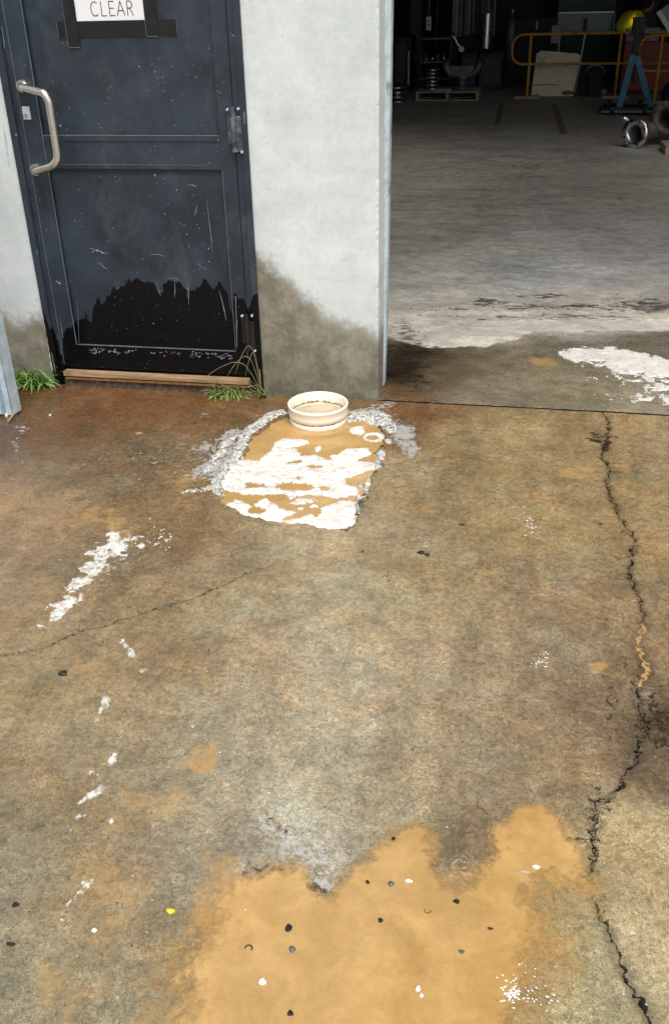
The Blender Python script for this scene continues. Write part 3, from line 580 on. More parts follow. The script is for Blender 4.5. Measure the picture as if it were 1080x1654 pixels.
# ------------------------------------------------------------------ steel door
WET = [(255,700),(258,540),(272,530),(290,525),(300,500),(306,470),(315,492),(335,492),(340,468),(350,500),(365,505),(370,450),(390,408),(410,440),(420,402),(445,400),(455,358),(470,375),(500,360),(515,328),(530,342),(550,325),(575,345),(600,340),(625,355),(635,388),(655,385),(660,352),(690,335),(705,340),(715,345),(740,350),(755,410),(765,380),(790,375),(810,358),(820,330),(835,340),(845,360),(865,378),(880,345),(900,355),(915,385),(925,440),(940,480),(945,390),(960,385),(965,410),(985,405),(995,440),(1005,455),(1030,385),(1060,380),(1080,750)]
WETL = [(150,380),(175,400),(190,470),(215,520),(230,560),(250,620),(262,700),(190,700)]
def wet_field(X, Z):
    x = X; z = Z
    def W(L): return [tuple(wl(px/2.512, 320+py/2.512)) for px, py in L]
    sp = np.abs(fbm(x*1.0, z*.10, 90, 3, 6))*.06
    a = poly_sd(x, z, W(WET+[(1080,900),(255,900)]))+fbm(x, z, 70, 3, 7)*.010+fbm(x, z*.2, 110, 3, 17)*.022
    c = poly_sd(x, z, W(WETL))+fbm(x, z*.3, 80, 3, 19)*.03-.006
    z0 = .06-z
    return np.maximum(np.maximum(a, c), np.where(z < .15, .15-z, -1)+fbm(x, z, 60, 3, 9)*.02)
door = thing('door', (0, 0, 0), 'dark blue grey steel door with black wet lower half and taped paper', 'door')
st = .0075
def dpart(name, boxes, parent=door): return gjoin(name, [bx+(st, st) for bx in boxes], wet_field, 'wet', MT['door'], parent)
fr = dpart('frame', [(XD0, -2.118, -.012, .12, 0, 2.06), (-2.118, -2.0915, .004, .12, 0, 2.06), (-1.1315, XD1, -.012, .12, 0, 2.06), (-1.1600, -1.1315, -.004, .12, 0, 2.06)])
dpart('stile', [(-2.0885, -2.008, .002, .045, .088, 2.04)]); dpart('stile', [(-1.228, -1.1645, .002, .045, .088, 2.04)])
dpart('rail', [(-2.008, -1.228, .0045, .045, .992, 1.105)]); dpart('rail', [(-2.008, -1.228, .0045, .045, .088, .198)]); dpart('rail', [(-2.008, -1.228, .0045, .045, 1.93, 2.04)])
dpart('panel', [(-2.006, -1.230, .018, .030, 1.125, 1.93)]); dpart('panel', [(-2.006, -1.230, .018, .030, .200, .992)])
def lip(x0, x1, z0, z1, y0=-.0005):
    return dpart('bead', [(x0, x1, y0, .018, z0, z1)])
MT['hinge'] = simple('worn_hinge', (.075, .095, .11), .4, .4, .5, 30, .3, (.22, .26, .28))
MT['lip'] = simple('worn_edge', (.13, .155, .175), .4, .0, .3, 40)
lip(-2.008, -1.228, 1.105, 1.125)
b = nb(); box(b, -2.006, -1.229, -.0020, .0, 1.1235, 1.1275); box(b, -2.006, -1.229, .0025, .0045, 1.1035, 1.1050); box(b, -2.0, -1.30, .0025, .0044, 1.0080, 1.0095); box(b, -2.006, -1.229, .008, .0175, .194, .2)
box(b, -2.0105, -2.0075, -.001, .002, .20, 2.0); box(b, -1.2285, -1.2265, .0, .002, .21, .99); box(b, -2.0905, -2.0885, .0, .0035, .1, 2.0)
obj('worn_edge', b, MT['lip'], door)
b = nb(); box(b, -2.0045, -1.2305, .0065, .0178, .9845, .992); obj('shadow_gap', b, MT['black'], door)  # black strip painting the shade below the middle rail
# gap behind the leaf and the reveal
b = nb(); box(b, -2.0915, -1.1600, .05, .06, .0, 2.06); box(b, -2.0915, -1.1600, -.0, .06, 2.04, 2.06); obj('backing', b, MT['black'], door)
# paint chips, scratches and splashes
b = nb(); chipc = []
def quadstrip(b, pts, wd, y):
    P = [Vector((p[0]+random.gauss(0, wd*.35), y, p[2]+random.gauss(0, wd*.35))) for p in pts]; L = []
    for i, p in enumerate(P):
        t = (P[min(i+1, len(P)-1)]-P[max(i-1, 0)]).normalized(); nrm = Vector((-t.z, 0, t.x)); ww = wd*(.3+.7*math.sin(math.pi*(i+.4)/(len(P)-.2)))*random.uniform(.6, 1.3)
        L.append((b.verts.new(p+nrm*ww), b.verts.new(p-nrm*ww)))
    for (a, c), (d, e) in zip(L, L[1:]): b.faces.new((a, c, e, d))
def chip(b, x, z, r, y, asp=1.):
    n = random.randint(5, 8); vs = [b.verts.new((x+r*random.uniform(.55, 1.2)*math.cos(6.283*k/n), y, z+r*asp*random.uniform(.55, 1.2)*math.sin(6.283*k/n))) for k in range(n)]
    b.faces.new(vs[::-1])
def ypl(x):                                   # face depth of the leaf at this place
    return lambda z: (.0172 if (-2.0 < x < -1.235 and (.205 < z < .985 or z > 1.13)) else (-.0130 if x > -1.131 or x < -2.119 else (-.0048 if x > -1.159 else .0013)))
for (px, py, r) in [(148,408,.006),(155,406,.009),(163,410,.007),(96,457,.008),(92,455,.006),(246,84+440,.004),(250,412,.003),(335,78,.004),(222,108,.0035),(235,148,.003),(275,163,.003),(293,154,.003),(281,203,.004),(243,242,.003),(250,236,.0035),(110,176,.003),(107,182,.002),(95,204,.006),(248,284,.005),(252,298,.003),(282,305,.003),(283,308,.004),(295,365,.004),(300,380,.004),(302,395,.003),(303,400,.003),(335,403,.004),(336,424,.005),(384,450,.003),(264,347,.003),(118,358,.004),(320,370,.003),(270,330,.003),(338,263,.0025),(29,217,.005),(63,405,.004)]:
    a = wl(px, py); y = ypl(a[0])(a[1]); chip(b, a[0], a[1], r, y-.0004, random.uniform(.5, 1.1))
for k in range(110):
    x = random.triangular(-2.1, -1.11, -1.32) ; z = random.triangular(.1, 1.6, .5)
    chip(b, x, z, random.uniform(.0007, .0024), ypl(x)(z)-.0004)
for k in range(46):                           # splashes on the bottom rail
    x = random.uniform(-1.98, -1.25); z = random.uniform(.165, .185); 
    for q in range(3): chip(b, x+random.gauss(0, .008), z+random.gauss(0, .004), random.uniform(.002, .006), .0040, .6)
for L, wdt in (([(300,301),(308,299),(315,303)], .003), ([(316,330),(315,342),(312,350)], .0025), ([(332,325),(336,360),(340,390),(341,410)], .0022), ([(240,413),(252,412),(266,416)], .0022), ([(142,402),(158,407),(172,412)], .0035), ([(155,425),(165,432),(172,438)], .003), ([(316,425),(322,432),(332,436)], .002), ([(375,55),(380,60),(388,62)], .003),
               ([(268,452),(280,450),(290,455)], .0018), ([(250,455),(255,472),(258,480)], .002), ([(280,455),(281,470),(280,482)], .0022), ([(302,462),(303,480),(303,494)], .0026), ([(380,478),(382,520),(383,560)], .004), ([(386,210),(391,230),(388,245)], .006), ([(395,180),(397,200)], .005), ([(396,540),(399,560),(400,580)], .003), ([(86,568),(90,590),(92,600)], .004), ([(98,520),(102,545)], .002), ([(8,200),(12,225),(18,270)], .003), ([(2,40),(6,60),(8,80)], .003), ([(352,470),(360,500),(364,520)], .003), ([(122,485),(124,520),(126,555)], .0018)):
    P = [wl(*p) for p in L]; a = P[len(P)//2]; quadstrip(b, rounded([(p[0], 0, p[1]) for p in P], .02, 3), wdt*.55, ypl(a[0])(a[1])-.0006)
o = obj('paint_chips', b, MT['chip'], door); o['kind'] = 'stuff'
# pull handle
def hp(px, py, Y): return P3(px, py, Y)
h1, h2 = hp(36, 139, 0), hp(58, 274, 0); b1, b2 = hp(76, 150, -.078), hp(89, 268, -.078)
bar = rounded([h1+Vector((0, .002, 0)), h1+Vector((.012, -.030, -.002)), b1+Vector((-.012, 0, 0)), Vector((b1.x+.004, b1.y, b1.z-.03)), Vector((b1.x+.004, b2.y, b2.z+.03)), b2+Vector((-.008, 0, 0)), h2+Vector((.012, -.030, 0)), h2+Vector((0, .002, 0))], .03, 7)
b = nb(); tube(b, bar, .0165, 18); hd = obj('handle', b, MT['steel'], door)
for p in (h1, h2):
    b = nb(); cyl(b, p+Vector((0, .002, 0)), p+Vector((0, -.006, 0)), .026, .024, 24); obj('rose', b, MT['steel'], hd)
a = wl(36, 172); c = wl(49, 193); b = nb(); box(b, a[0], c[0]+.006, -.004, .0025, c[1], a[1], .0015); lk = obj('lock', b, MT['trim'], door)
b = nb(); cyl(b, ((a[0]+c[0])/2, 0, c[1]+.018), ((a[0]+c[0])/2, -.009, c[1]+.018), .009, .008, 16); obj('key_cylinder', b, MT['chrome'], lk)
# hinges
for zc in (1.150, 1.86, .30):
    hz = nb(); x0 = -1.166
    for k, (za, zb) in enumerate(((-.085, -.05), (-.048, .048), (.05, .085))): cyl(hz, (x0+.004, -.016, zc+za), (x0+.004, -.016, zc+zb), .0115, .0115, 14)
    box(hz, x0-.022, x0, -.009, .001, zc-.055, zc+.08, .0015); box(hz, x0+.010, x0+.036, -.014, -.0052, zc-.085, zc+.05, .0015)
    hg = obj('hinge', hz, MT['hinge'] if zc > .5 else MT['black'], door)
    b = nb()
    for (dx, dz) in ((-.016, .075), (.030, .078), (.034, -.085)): cyl(b, (x0+dx, -.006, zc+dz), (x0+dx, -.019, zc+dz), .0055, .005, 10)
    obj('screw', b, MT['galv'], hg)
# sealant line beside the frame
b = nb(); L = []
for z in np.arange(0.0, 2.0, .008):
    r = .004+.009*abs(float(fbm(np.array([z]), np.array([2.]), 22, 3, 4)[0]))*2*(1.3 if z < .35 else .5)
    L.append((b.verts.new((XD0-r, -.003, z)), b.verts.new((XD0+.0015, -.013, z))))
for (p, q), (r, s) in zip(L, L[1:]): b.faces.new((p, q, s, r))
obj('sealant', b, MT['white'], door)
# threshold timber and the crumbling sill under it
t = thing('threshold', (-1.62, -.01, .0), 'weathered timber strip lying across the foot of the door', 'timber strip')
b = nb(); box(b, -.462, .452, -.030, .012, .056, .077, .003); o = obj('strip', b, MT['timber'], t)
b = nb(); box(b, -.455, .458, -.030, .012, .040, .0495, .002); obj('lower_strip', b, MT['dirt'], t)
b = nb(); n = 60; top = []
for i in range(n+1):
    x = -2.09+i*(.93/n); 
    top.append([b.verts.new((x, -.028+random.gauss(0, .004), -.03)), b.verts.new((x, -.022+random.gauss(0, .004), .022+random.gauss(0, .005))), b.verts.new((x, -.012+random.gauss(0, .003), .0395)), b.verts.new((x, .10, .0395))])
for r, s in zip(top, top[1:]):
    for i in range(3): b.faces.new((r[i], r[i+1], s[i+1], s[i]))
tag(obj('door_sill', b, MT['sill']), 'crumbling brown concrete sill under the timber strip', 'sill')
# sign: paper sheet, lettering, tape
sg = thing('sign', (-1.6455, .0172, 1.545), 'white paper sheet reading CLEAR taped to the dark door', 'sign')
b = nb(); box(b, -.1485, .1485, -.0012, 0, -.004, .206); obj('sheet', b, MT['paper'], sg)
def stroke(b, pts, w_=.0017, y=-.0018):
    for p, q in zip(pts, pts[1:]):
        p = Vector((p[0], 0, p[1])); q = Vector((q[0], 0, q[1])); t_ = (q-p).normalized(); nn = Vector((-t_.z, 0, t_.x))*w_; e = t_*w_*.6
        b.faces.new([b.verts.new(Vector((v.x, y, v.z))) for v in (p+nn-e, p-nn-e, q-nn+e, q+nn+e)][::-1]); y -= .00002
la = wl(148, 26, .017); lb_ = wl(221, 3, .017); lx = la[0]+1.6455; lz = la[1]-1.545; cw = (lb_[0]-la[0])/5.25; ch = lb_[1]-la[1]+.004
def arc(cx, cz, rx, rz, a0, a1, n=14): return [(cx+rx*math.cos(math.radians(a0+(a1-a0)*i/n)), cz+rz*math.sin(math.radians(a0+(a1-a0)*i/n))) for i in range(n+1)]
letters = []
def gl_(i): return lx+i*cw*1.08
x = gl_(0); letters.append(('letter_c', [arc(x+cw*.5, lz+ch/2, cw*.44, ch/2, 52, 308)]))
x = gl_(1); letters.append(('letter_l', [[(x+cw*.14, lz+ch), (x+cw*.14, lz), (x+cw*.68, lz)]]))
x = gl_(1.85); letters.append(('letter_e', [[(x+cw*.68, lz+ch), (x+cw*.14, lz+ch), (x+cw*.14, lz), (x+cw*.70, lz)], [(x+cw*.14, lz+ch*.52), (x+cw*.62, lz+ch*.52)]]))
x = gl_(2.7); letters.append(('letter_a', [[(x+cw*.05, lz), (x+cw*.47, lz+ch), (x+cw*.89, lz)], [(x+cw*.2, lz+ch*.34), (x+cw*.74, lz+ch*.34)]]))
x = gl_(3.72); letters.append(('letter_r', [[(x+cw*.12, lz), (x+cw*.12, lz+ch), (x+cw*.36, lz+ch)]+arc(x+cw*.36, lz+ch*.75, cw*.30, ch*.25, 90, -90)+[(x+cw*.12, lz+ch*.5)], [(x+cw*.40, lz+ch*.5), (x+cw*.72, lz)]]))
for nm, ss in letters:
    b = nb(); [stroke(b, s) for s in ss]; obj(nm, b, MT['ink'], sg)
def tape(px0, py0, px1, py1, y, horiz=False):
    a = wl(px0, py0, .017); c = wl(px1, py1, .017); b = nb(); box(b, a[0]+1.6455, c[0]+1.6455, y-.0006, y, c[1]-1.545, a[1]-1.545)
    return obj('tape', b, MT['tape'], sg)
a0 = wl(92, 35, .017); a1 = wl(287, 57, .017)
b = nb(); box(b, a0[0]+1.6455, a1[0]+1.6455, -.0030, -.0024, a1[1]-1.547, a0[1]-1.545); obj('tape', b, MT['tape'], sg)
for (x0p, x1p, yb, ys_) in ((107, 126, 76, -.0042), (236, 255, 58, -.0042)):
    a = wl(x0p, 40, .017)[0]+1.6455; c = wl(x1p, 40, .017)[0]+1.6455; zb = wl(x1p, yb, .017)[1]-1.545
    b = nb(); box(b, a, c, ys_-.0006, ys_, zb, .23); obj('tape', b, MT['tape'], sg)
    b = nb(); box(b, a, c, ys_-.0008, ys_-.0001, zb-.0022, zb-.0002); box(b, a-.0016, a-.0002, ys_-.0008, ys_, zb, .23); obj('tape_edge', b, MT['lip'], sg)
b = nb(); zt = a1[1]-1.547
box(b, a0[0]+1.6438, a0[0]+1.6453, -.0032, -.0024, zt, a0[1]-1.545); obj('tape_edge', b, MT['lip'], sg); b = nb(); box(b, a1[0]+1.6457, a1[0]+1.6472, -.0032, -.0024, zt, a0[1]-1.545); obj('tape_edge', b, MT['lip'], sg)

# ------------------------------------------------------------------ cream collar standing in the pit
c0 = fl(514, 676); rc = thing('pipe_collar', (c0[0], c0[1], -.022), 'cream plastic pipe collar standing in the muddy pit by the pillar', 'pipe collar')
b = nb(); lathe(b, [(.112, .0), (.121, .001), (.124, .02), (.1255, .034), (.1215, .036), (.1215, .0405), (.1275, .043), (.129, .060), (.1295, .086), (.1315, .0875), (.1315, .096), (.1285, .0985), (.1235, .0975), (.1215, .092), (.118, .05), (.1165, .035), (.112, .03)], 64, closed=True); obj('ring', b, MT['cream'], rc)
b = nb()
for k in range(900):
    a = random.uniform(0, 6.283); 
    if random.random() < .5: r, z = .1222, random.uniform(.0345, .0425)
    else: r, z = .1172, .050+abs(random.gauss(0, .005))
    s = random.uniform(.0006, .0024)
    bmesh.ops.create_icosphere(b, subdivisions=1, radius=s, matrix=Matrix.Translation((r*math.cos(a), r*math.sin(a), z)) @ Matrix.Rotation(a, 4, 'Z') @ Matrix.Diagonal((.5, 2.2, .8, 1)))
o = obj('dirt_line', b, MT['dirt'], rc); o['kind'] = 'stuff'
b = nb(); bmesh.ops.create_circle(b, cap_ends=True, segments=48, radius=.1175, matrix=Matrix.Translation((0, 0, .044))); obj('inner_water', b, MT['pit'], rc)
b = nb(); bmesh.ops.create_circle(b, cap_ends=True, segments=30, radius=.045, matrix=Matrix.Translation((.01, -.03, .0445)) @ Matrix.Diagonal((1, .45, 1, 1))); obj('scum', b, MT['grey'], rc)

# ------------------------------------------------------------------ galvanised post at the left edge
q = fl(12, 668); t = thing('steel_post', (q[0]+.022, q[1], 0), 'galvanised steel channel post at the left edge of the frame', 'post', math.radians(-8))
b = nb(); sec = [(-.10, .0), (-.10, -.03), (-.062, -.03), (-.062, -.012), (-.05, -.012), (-.05, -.04), (-.012, -.04), (-.012, -.022), (.0, -.022), (.0, -.036), (.034, -.036), (.034, .03)]
th = .003; Z0, Z1 = .012, 1.7
for (p, q2) in zip(sec, sec[1:]):
    d = Vector((q2[0]-p[0], q2[1]-p[1], 0)); n_ = Vector((-d.y, d.x, 0)).normalized()*th; p = Vector((*p, 0)); q2 = Vector((*q2, 0)); e = d.normalized()*th*.0
    vs = [b.verts.new(v+Vector((0, 0, z))) for z in (Z0, Z1) for v in (p, q2, q2+n_, p+n_)]
    for f in ((0, 1, 5, 4), (1, 2, 6, 5), (2, 3, 7, 6), (3, 0, 4, 7), (0, 3, 2, 1), (4, 5, 6, 7)): b.faces.new([vs[i] for i in f])
obj('channel', b, MT['galv'], t)
b = nb(); cyl(b, (-.03, -.04, .085), (-.03, -.054, .085), .009, .009, 6); cyl(b, (-.03, -.054, .085), (-.03, -.064, .085), .005, .005, 10); obj('bolt', b, MT['chrome'], t)
a = fl(8, 690); tw = nb(); p0 = fl(14, 683); p1 = fl(38, 658)
tube(tw, [(p0[0], p0[1], .008), ((p0[0]+p1[0])/2, (p0[1]+p1[1])/2, .013), (p1[0], p1[1], .010)], [.006, .005, .003], 7); tag(obj('stick', tw, MT['timber']), 'short brown stick on the ground at the foot of the galvanised post', 'stick')

# ------------------------------------------------------------------ small litter
def stone(name, px, py, r, mat, label, cat, asp=(1, 1, .6), zz=.002, rz=0.):
    b = nb(); bmesh.ops.create_icosphere(b, subdivisions=2, radius=1); kx, ky, kz = (random.uniform(0, 9) for _ in range(3))
    for v in b.verts: v.co *= random.uniform(.85, 1.12)*(1+.28*math.sin(2.3*v.co.x+kx)+.22*math.sin(3.1*v.co.y+ky))
    q = fl(px, py); M = Matrix.Rotation(rz, 4, 'Z') @ Matrix.Diagonal((r*asp[0], r*asp[1], r*asp[2], 1)); bmesh.ops.transform(b, matrix=M, verts=b.verts)
    o = obj(name, b, MT[mat]); o.location = (q[0], q[1], zz); return tag(o, label, cat)
stone('debris', 678, 893, .012, 'black', 'black scrap in the middle of the concrete right of the pit', 'debris', (1.3, .6, .5)); 
stone('debris', 689, 897, .009, 'black', 'smaller black crumb touching the scrap right of the pit', 'debris', (1., .9, .6))
stone('debris', 747, 848, .0075, 'black', 'thin dark flake up the slab from the black scrap', 'debris', (1.6, .5, .4))
stone('debris', 585, 891, .005, 'black', 'tiny dark speck just below the pit corner', 'debris', (.6, 1.6, .4))
stone('debris', 961, 714, .013, 'black', 'black flake left of the top of the long crack', 'debris', (1.5, .5, .4), .003, -.3)
stone('debris', 103, 1088, .011, 'black', 'grey black lump below the hairline crack at left', 'debris', (1.3, .8, .5))
stone('debris', 27, 1462, .0065, 'black', 'upper of two black crumbs at the lower left edge', 'debris', (1.1, .9, .6))
stone('debris', 17, 1526, .0065, 'black', 'lower of two black crumbs at the lower left edge', 'debris', (1.1, .9, .6))
stone('pebble', 468, 1503, .0075, 'dark', 'round dark pebble in the ochre puddle', 'pebble', (1, 1, .5), .007)
stone('pebble', 473, 1538, .0065, 'grey', 'grey bubble pebble just below the dark one in the puddle', 'pebble', (1, 1, .5), .007)
stone('pebble', 425, 1589, .0075, 'white', 'cream white pebble in the puddle near the bottom edge', 'pebble', (1, 1, .5), .007)
stone('pebble', 675, 1600, .0055, 'white', 'larger white pebble of a pair right of middle in the puddle', 'pebble', (1, 1, .5), .007)
stone('pebble', 681, 1611, .004, 'white', 'smaller white pebble of the pair in the puddle', 'pebble', (1, 1, .5), .007)
stone('pebble', 661, 1426, .0065, 'white', 'white pebble in the puddle below its left lobe', 'pebble', (1, .9, .5), .007)
stone('pebble', 632, 1432, .0065, 'grey', 'grey and white pebble beside the white one below the left lobe', 'pebble', (1, .9, .5), .007)
stone('pebble', 865, 1404, .006, 'white', 'white pebble in the right lobe of the puddle', 'pebble', (1.4, .8, .5), .007)
stone('pebble', 846, 1411, .006, 'pit', 'tan pebble beside the white one in the right lobe', 'pebble', (1.6, .7, .5), .007)
stone('pebble', 744, 1541, .005, 'grey', 'small grey bubble alone in the puddle right of centre', 'pebble', (1, 1, .5), .007)
stone('pebble', 154, 1504, .0055, 'white', 'small white chip on the ochre stained concrete at lower left', 'pebble')
stone('pebble', 180, 1328, .004, 'white', 'tiny white chip right of the foam streak', 'pebble'); stone('pebble', 311, 1175, .005, 'pit', 'pale curled shell above the round ochre stain', 'pebble')
stone('seed', 735, 1459, .006, 'black', 'black seed at the tip of the dry notch in the puddle', 'seed', (1, 1, .6), .007)
stone('seed', 614, 1490, .005, 'black', 'dark oval seed in the middle of the puddle', 'seed', (1.3, .7, .6), .007, .4)
stone('seed', 593, 1428, .005, 'black', 'slim black seed near the left lobe of the puddle', 'seed', (1.3, .5, .5), .007, -.8)
stone('seed', 470, 1640, .006, 'black', 'black seed at the bottom edge of the puddle', 'seed', (1, .9, .6), .007)
stone('seed', 792, 1504, .004, 'black', 'tiny black seed right of centre in the puddle', 'seed', (1.3, .8, .6), .007)
stone('seed', 635, 1358, .004, 'black', 'tiny dark seed at the top edge of the left puddle lobe', 'seed', (1.3, .8, .6), .007)
MT['leaf'] = simple('yellow_leaf', (.75, .62, .03), .5, 0, .15, 60)
stone('leaf', 276, 1473, .008, 'leaf', 'small bright yellow leaf scrap on the concrete left of the puddle', 'leaf', (1.3, .7, .35))
stone('bottle_cap', 257, 692, .011, 'grey', 'small grey cap in front of the door', 'cap', (1, 1, .4)); stone('pebble', 82, 671, .006, 'white', 'small white pebble in front of the left grass', 'pebble')
stone('wood_chip', 225, 701, .014, 'timber', 'pale wood chip on the brown wet concrete before the door', 'wood chip', (1.5, .35, .35)); stone('pebble', 11, 673, .011, 'white', 'white stone under the galvanised post', 'pebble', (.8, .8, 1.2), .008)
q = fl(402, 1535); b = nb(); tube(b, [(q[0]+.007*math.cos(a), q[1]+.006*math.sin(a), .0075) for a in np.linspace(-.6, 3.4, 12)], .0012, 6); tag(obj('curled_twig', b, MT['black']), 'tiny curled black twig in the puddle left of the dark pebble', 'twig')
q = fl(690, 1475); b = nb(); tube(b, [(q[0]+.006*math.cos(a), q[1]+.005*math.sin(a), .0075) for a in np.linspace(2.6, 6.8, 12)], .0010, 6); tag(obj('curled_twig', b, MT['dirt']), 'tiny curled brown twig right of middle in the puddle', 'twig')
b = nb()
for k in range(260):                              # grit scattered over the slab
    x = random.uniform(0, 1080); y = random.uniform(690, 1650); q = fl(x, y)
    if pit_sd(np.array([q[0]]), np.array([q[1]]))[0] > -.02: continue
    s = random.uniform(.0006, .0017); bmesh.ops.create_icosphere(b, subdivisions=1, radius=s, matrix=Matrix.Translation((q[0], q[1], .0055 if y > 1350 else .0025)) @ Matrix.Diagonal((random.uniform(.8, 1.8), 1, .6, 1)))
half = len(b.faces)//2
me = bpy.data.meshes.new('grit'); b.faces.ensure_lookup_table()
for f in b.faces: f.material_index = (f.index//80) % 2
b.to_mesh(me); b.free(); me.materials.append(MT['black']); me.materials.append(MT['white'])
tag(obj('grit', me), 'fine black and pale grit strewn over the wet concrete', 'grit', kind='stuff')

# ------------------------------------------------------------------ grass
def blade(b, p, az, ln, lean, wd, droop, tw=0., mi=0, n=9):
    p = Vector(p); d = Vector((math.cos(az), math.sin(az), 0)); sd = Vector((-d.y, d.x, 0)); L = []; th = math.radians(90-lean); pos = p.copy()
    for i in range(n):
        t = i/(n-1); w_ = wd*(1-t**1.6)*(.6+.6*min(1, t*4)); s2 = (sd+Vector((0, 0, tw*t))).normalized()
        mid = pos-Vector((0, 0, w_*.25)); L.append((b.verts.new(pos-s2*w_), b.verts.new(mid), b.verts.new(pos+s2*w_)))
        a = th-math.radians(droop)*t*t*1.3; pos = pos+(d*math.cos(a)+Vector((0, 0, math.sin(a))))*(ln/(n-1)); pos.z = max(pos.z, .004)
    for r, s in zip(L, L[1:]):
        for i in range(2):
            f = b.faces.new((r[i], r[i+1], s[i+1], s[i])); f.material_index = mi; f.smooth = True
def tuft(label, centres, n, ln, wd, mats, lean=(20, 75), droop=(40, 120), az=(3.3, 6.1)):
    centres = [(c[0], min(c[1], -.035)) for c in centres]; t = thing('grass_tuft', (*centres[0], 0), label, 'grass tuft'); c0_ = Vector((*centres[0], 0)); groups = {}
    for k in range(n):
        c = centres[random.randrange(len(centres))]; c = (c[0], min(c[1], -.035)); b = groups.setdefault(random.randrange(len(mats)), nb())
        blade(b, Vector((c[0]+random.gauss(0, .010), c[1]+random.gauss(0, .008), 0))-c0_, random.uniform(*az), random.uniform(*ln), random.uniform(*lean), random.uniform(*wd), random.uniform(*droop), random.uniform(-.6, .6))
    for k, b in groups.items(): obj('blades', b, MT[mats[k]], t)['kind'] = 'stuff'
    return t
tuft('green grass tuft against the wall between post and door', [fl(x, 612)+np.array([0, .0]) for x in (40, 52, 64, 76, 88)], 120, (.08, .19), (.003, .0065), ['g1', 'g1', 'g2'], (15, 70), (50, 130), (3.0, 6.5))
tuft('yellow green grass tuft at the right end of the timber strip', [fl(x, 628) for x in (362, 372, 384, 394)], 190, (.05, .12), (.0018, .0040), ['g2', 'g1', 'g2', 'g3'], (12, 85), (30, 110), (3.0, 6.4))
tt = tuft('tall thin pale grass at the foot of the pillar left corner', [fl(428, 634), fl(432, 635)], 22, (.05, .11), (.0018, .003), ['g2', 'g3'], (10, 60), (20, 90), (2.4, 7.0))
b = nb(); q = fl(429, 634)
for (dx, h, k) in ((-.07, .20, .9), (-.03, .22, .5), (-.12, .17, 1.2), (.0, .14, .3), (-.05, .25, .7)):
    b2 = [(0, 0, 0), (dx*.25, -.004, h*.55), (dx*.6, -.008, h*.95), (dx*1.0, -.010, h), (dx*1.7, -.014, h*.78), (dx*2.3, -.016, h*.45)]
    tube(b, rounded([Vector(p) for p in b2], .04, 4), .0008, 5)
obj('stalks', b, MT['g3'], tt, Vector((0, 0, 0)))
b = nb()
for k in range(9): 
    bmesh.ops.create_icosphere(b, subdivisions=1, radius=random.uniform(.004, .008), matrix=Matrix.Translation((random.gauss(0, .012), random.gauss(-.006, .004), .004)))
obj('root_clod', b, MT['black'], tt)
tuft('few straw coloured blades by the wall behind the collar', [fl(450, 638), fl(462, 640), fl(476, 641)], 12, (.03, .08), (.001, .002), ['g3', 'g1'], (40, 80), (10, 50), (-.3, 1.2))

# ------------------------------------------------------------------ workshop contents
def base(px, py): q = fl(px, py); return (q[0], q[1], 0)
YB = 14.5
def rail(pts, r=.022): b = nb(); tube(b, rounded(pts, .22, 8), r, 12); return b
# long safety barrier
pb = base(850, 159); t = thing('safety_barrier', pb, 'long orange tube safety barrier with rounded left end in front of the white board', 'barrier')
def lx_(px, py, Y, o): v = P3(px, py, Y); return Vector((v.x-o[0], v.y-o[1], v.z))
A = lx_(850, 55, YB, pb).z; Bz = lx_(850, 103, YB, pb).z
xl = lx_(827, 75, YB, pb).x; xr_ = lx_(1080, 60, YB, pb).x+.5
obj('rail', rail([(xr_, 0, A), (xl, 0, A), (xl, 0, Bz), (xr_, 0, Bz)]), MT['yellow'], t)
for px in (850, 990):
    x = lx_(px, 158, YB, pb).x; b = nb(); cyl(b, (x, 0.0, .02), (x, 0.0, A), .024, n=14); ps = obj('post', b, MT['yellow'], t)
    b = nb(); box(b, x-.22, x+.22, -.12, .12, 0, .045, .008); obj('foot', b, MT['pale_wood'], ps)
# nearer barrier on the right
YC = 13.4; pc = base(1055, 164); pc = (pc[0], YC, 0); t = thing('safety_barrier', pc, 'shorter orange safety barrier with rounded end in front of the red machine', 'barrier')
A = lx_(1055, 57, YC, pc).z; Bz = lx_(1055, 115, YC, pc).z; xl = lx_(1031, 85, YC, pc).x
obj('rail', rail([(2.2, 0, A), (xl, 0, A), (xl, 0, Bz), (2.2, 0, Bz)]), MT['yellow'], t)
x = lx_(1056, 160, YC, pc).x; b = nb(); cyl(b, (x, 0, .0), (x, 0, A), .026, n=14); ps = obj('post', b, MT['yellow'], t); b = nb(); box(b, x-.2, x+.2, -.1, .1, 0, .04, .006); obj('foot', b, MT['pale_wood'], ps)
# white board
o_ = base(897, 159); Y = YB+.12; c = [lx_(p[0], p[1], Y, (o_[0], Y, 0)) for p in ((857, 153), (863, 157), (917, 160), (924, 155), (937, 91), (933, 87), (873, 82), (866, 87))]
b = nb(); f1 = [b.verts.new((v.x, -.012+v.z*.10, max(v.z, .01))) for v in c]; f2 = [b.verts.new((v.co.x, v.co.y+.018, v.co.z)) for v in f1]
b.faces.new(f1); b.faces.new(f2[::-1]); [b.faces.new((f1[i], f2[i], f2[(i+1) % 8], f1[(i+1) % 8])) for i in range(8)]
bd = thing('board', (o_[0], Y, 0), 'stained cream board leaning behind the orange barrier', 'board'); obj('sheet', b, MT['board'], bd)
b = nb(); v = lx_(916, 150, Y, (o_[0], Y, 0)); bmesh.ops.create_circle(b, cap_ends=True, segments=24, radius=.11, matrix=Matrix.Translation((v.x, v.z*.10-.016, v.z)) @ Matrix.Rotation(math.radians(90), 4, 'X') @ Matrix.Diagonal((1, .35, 1, 1)))
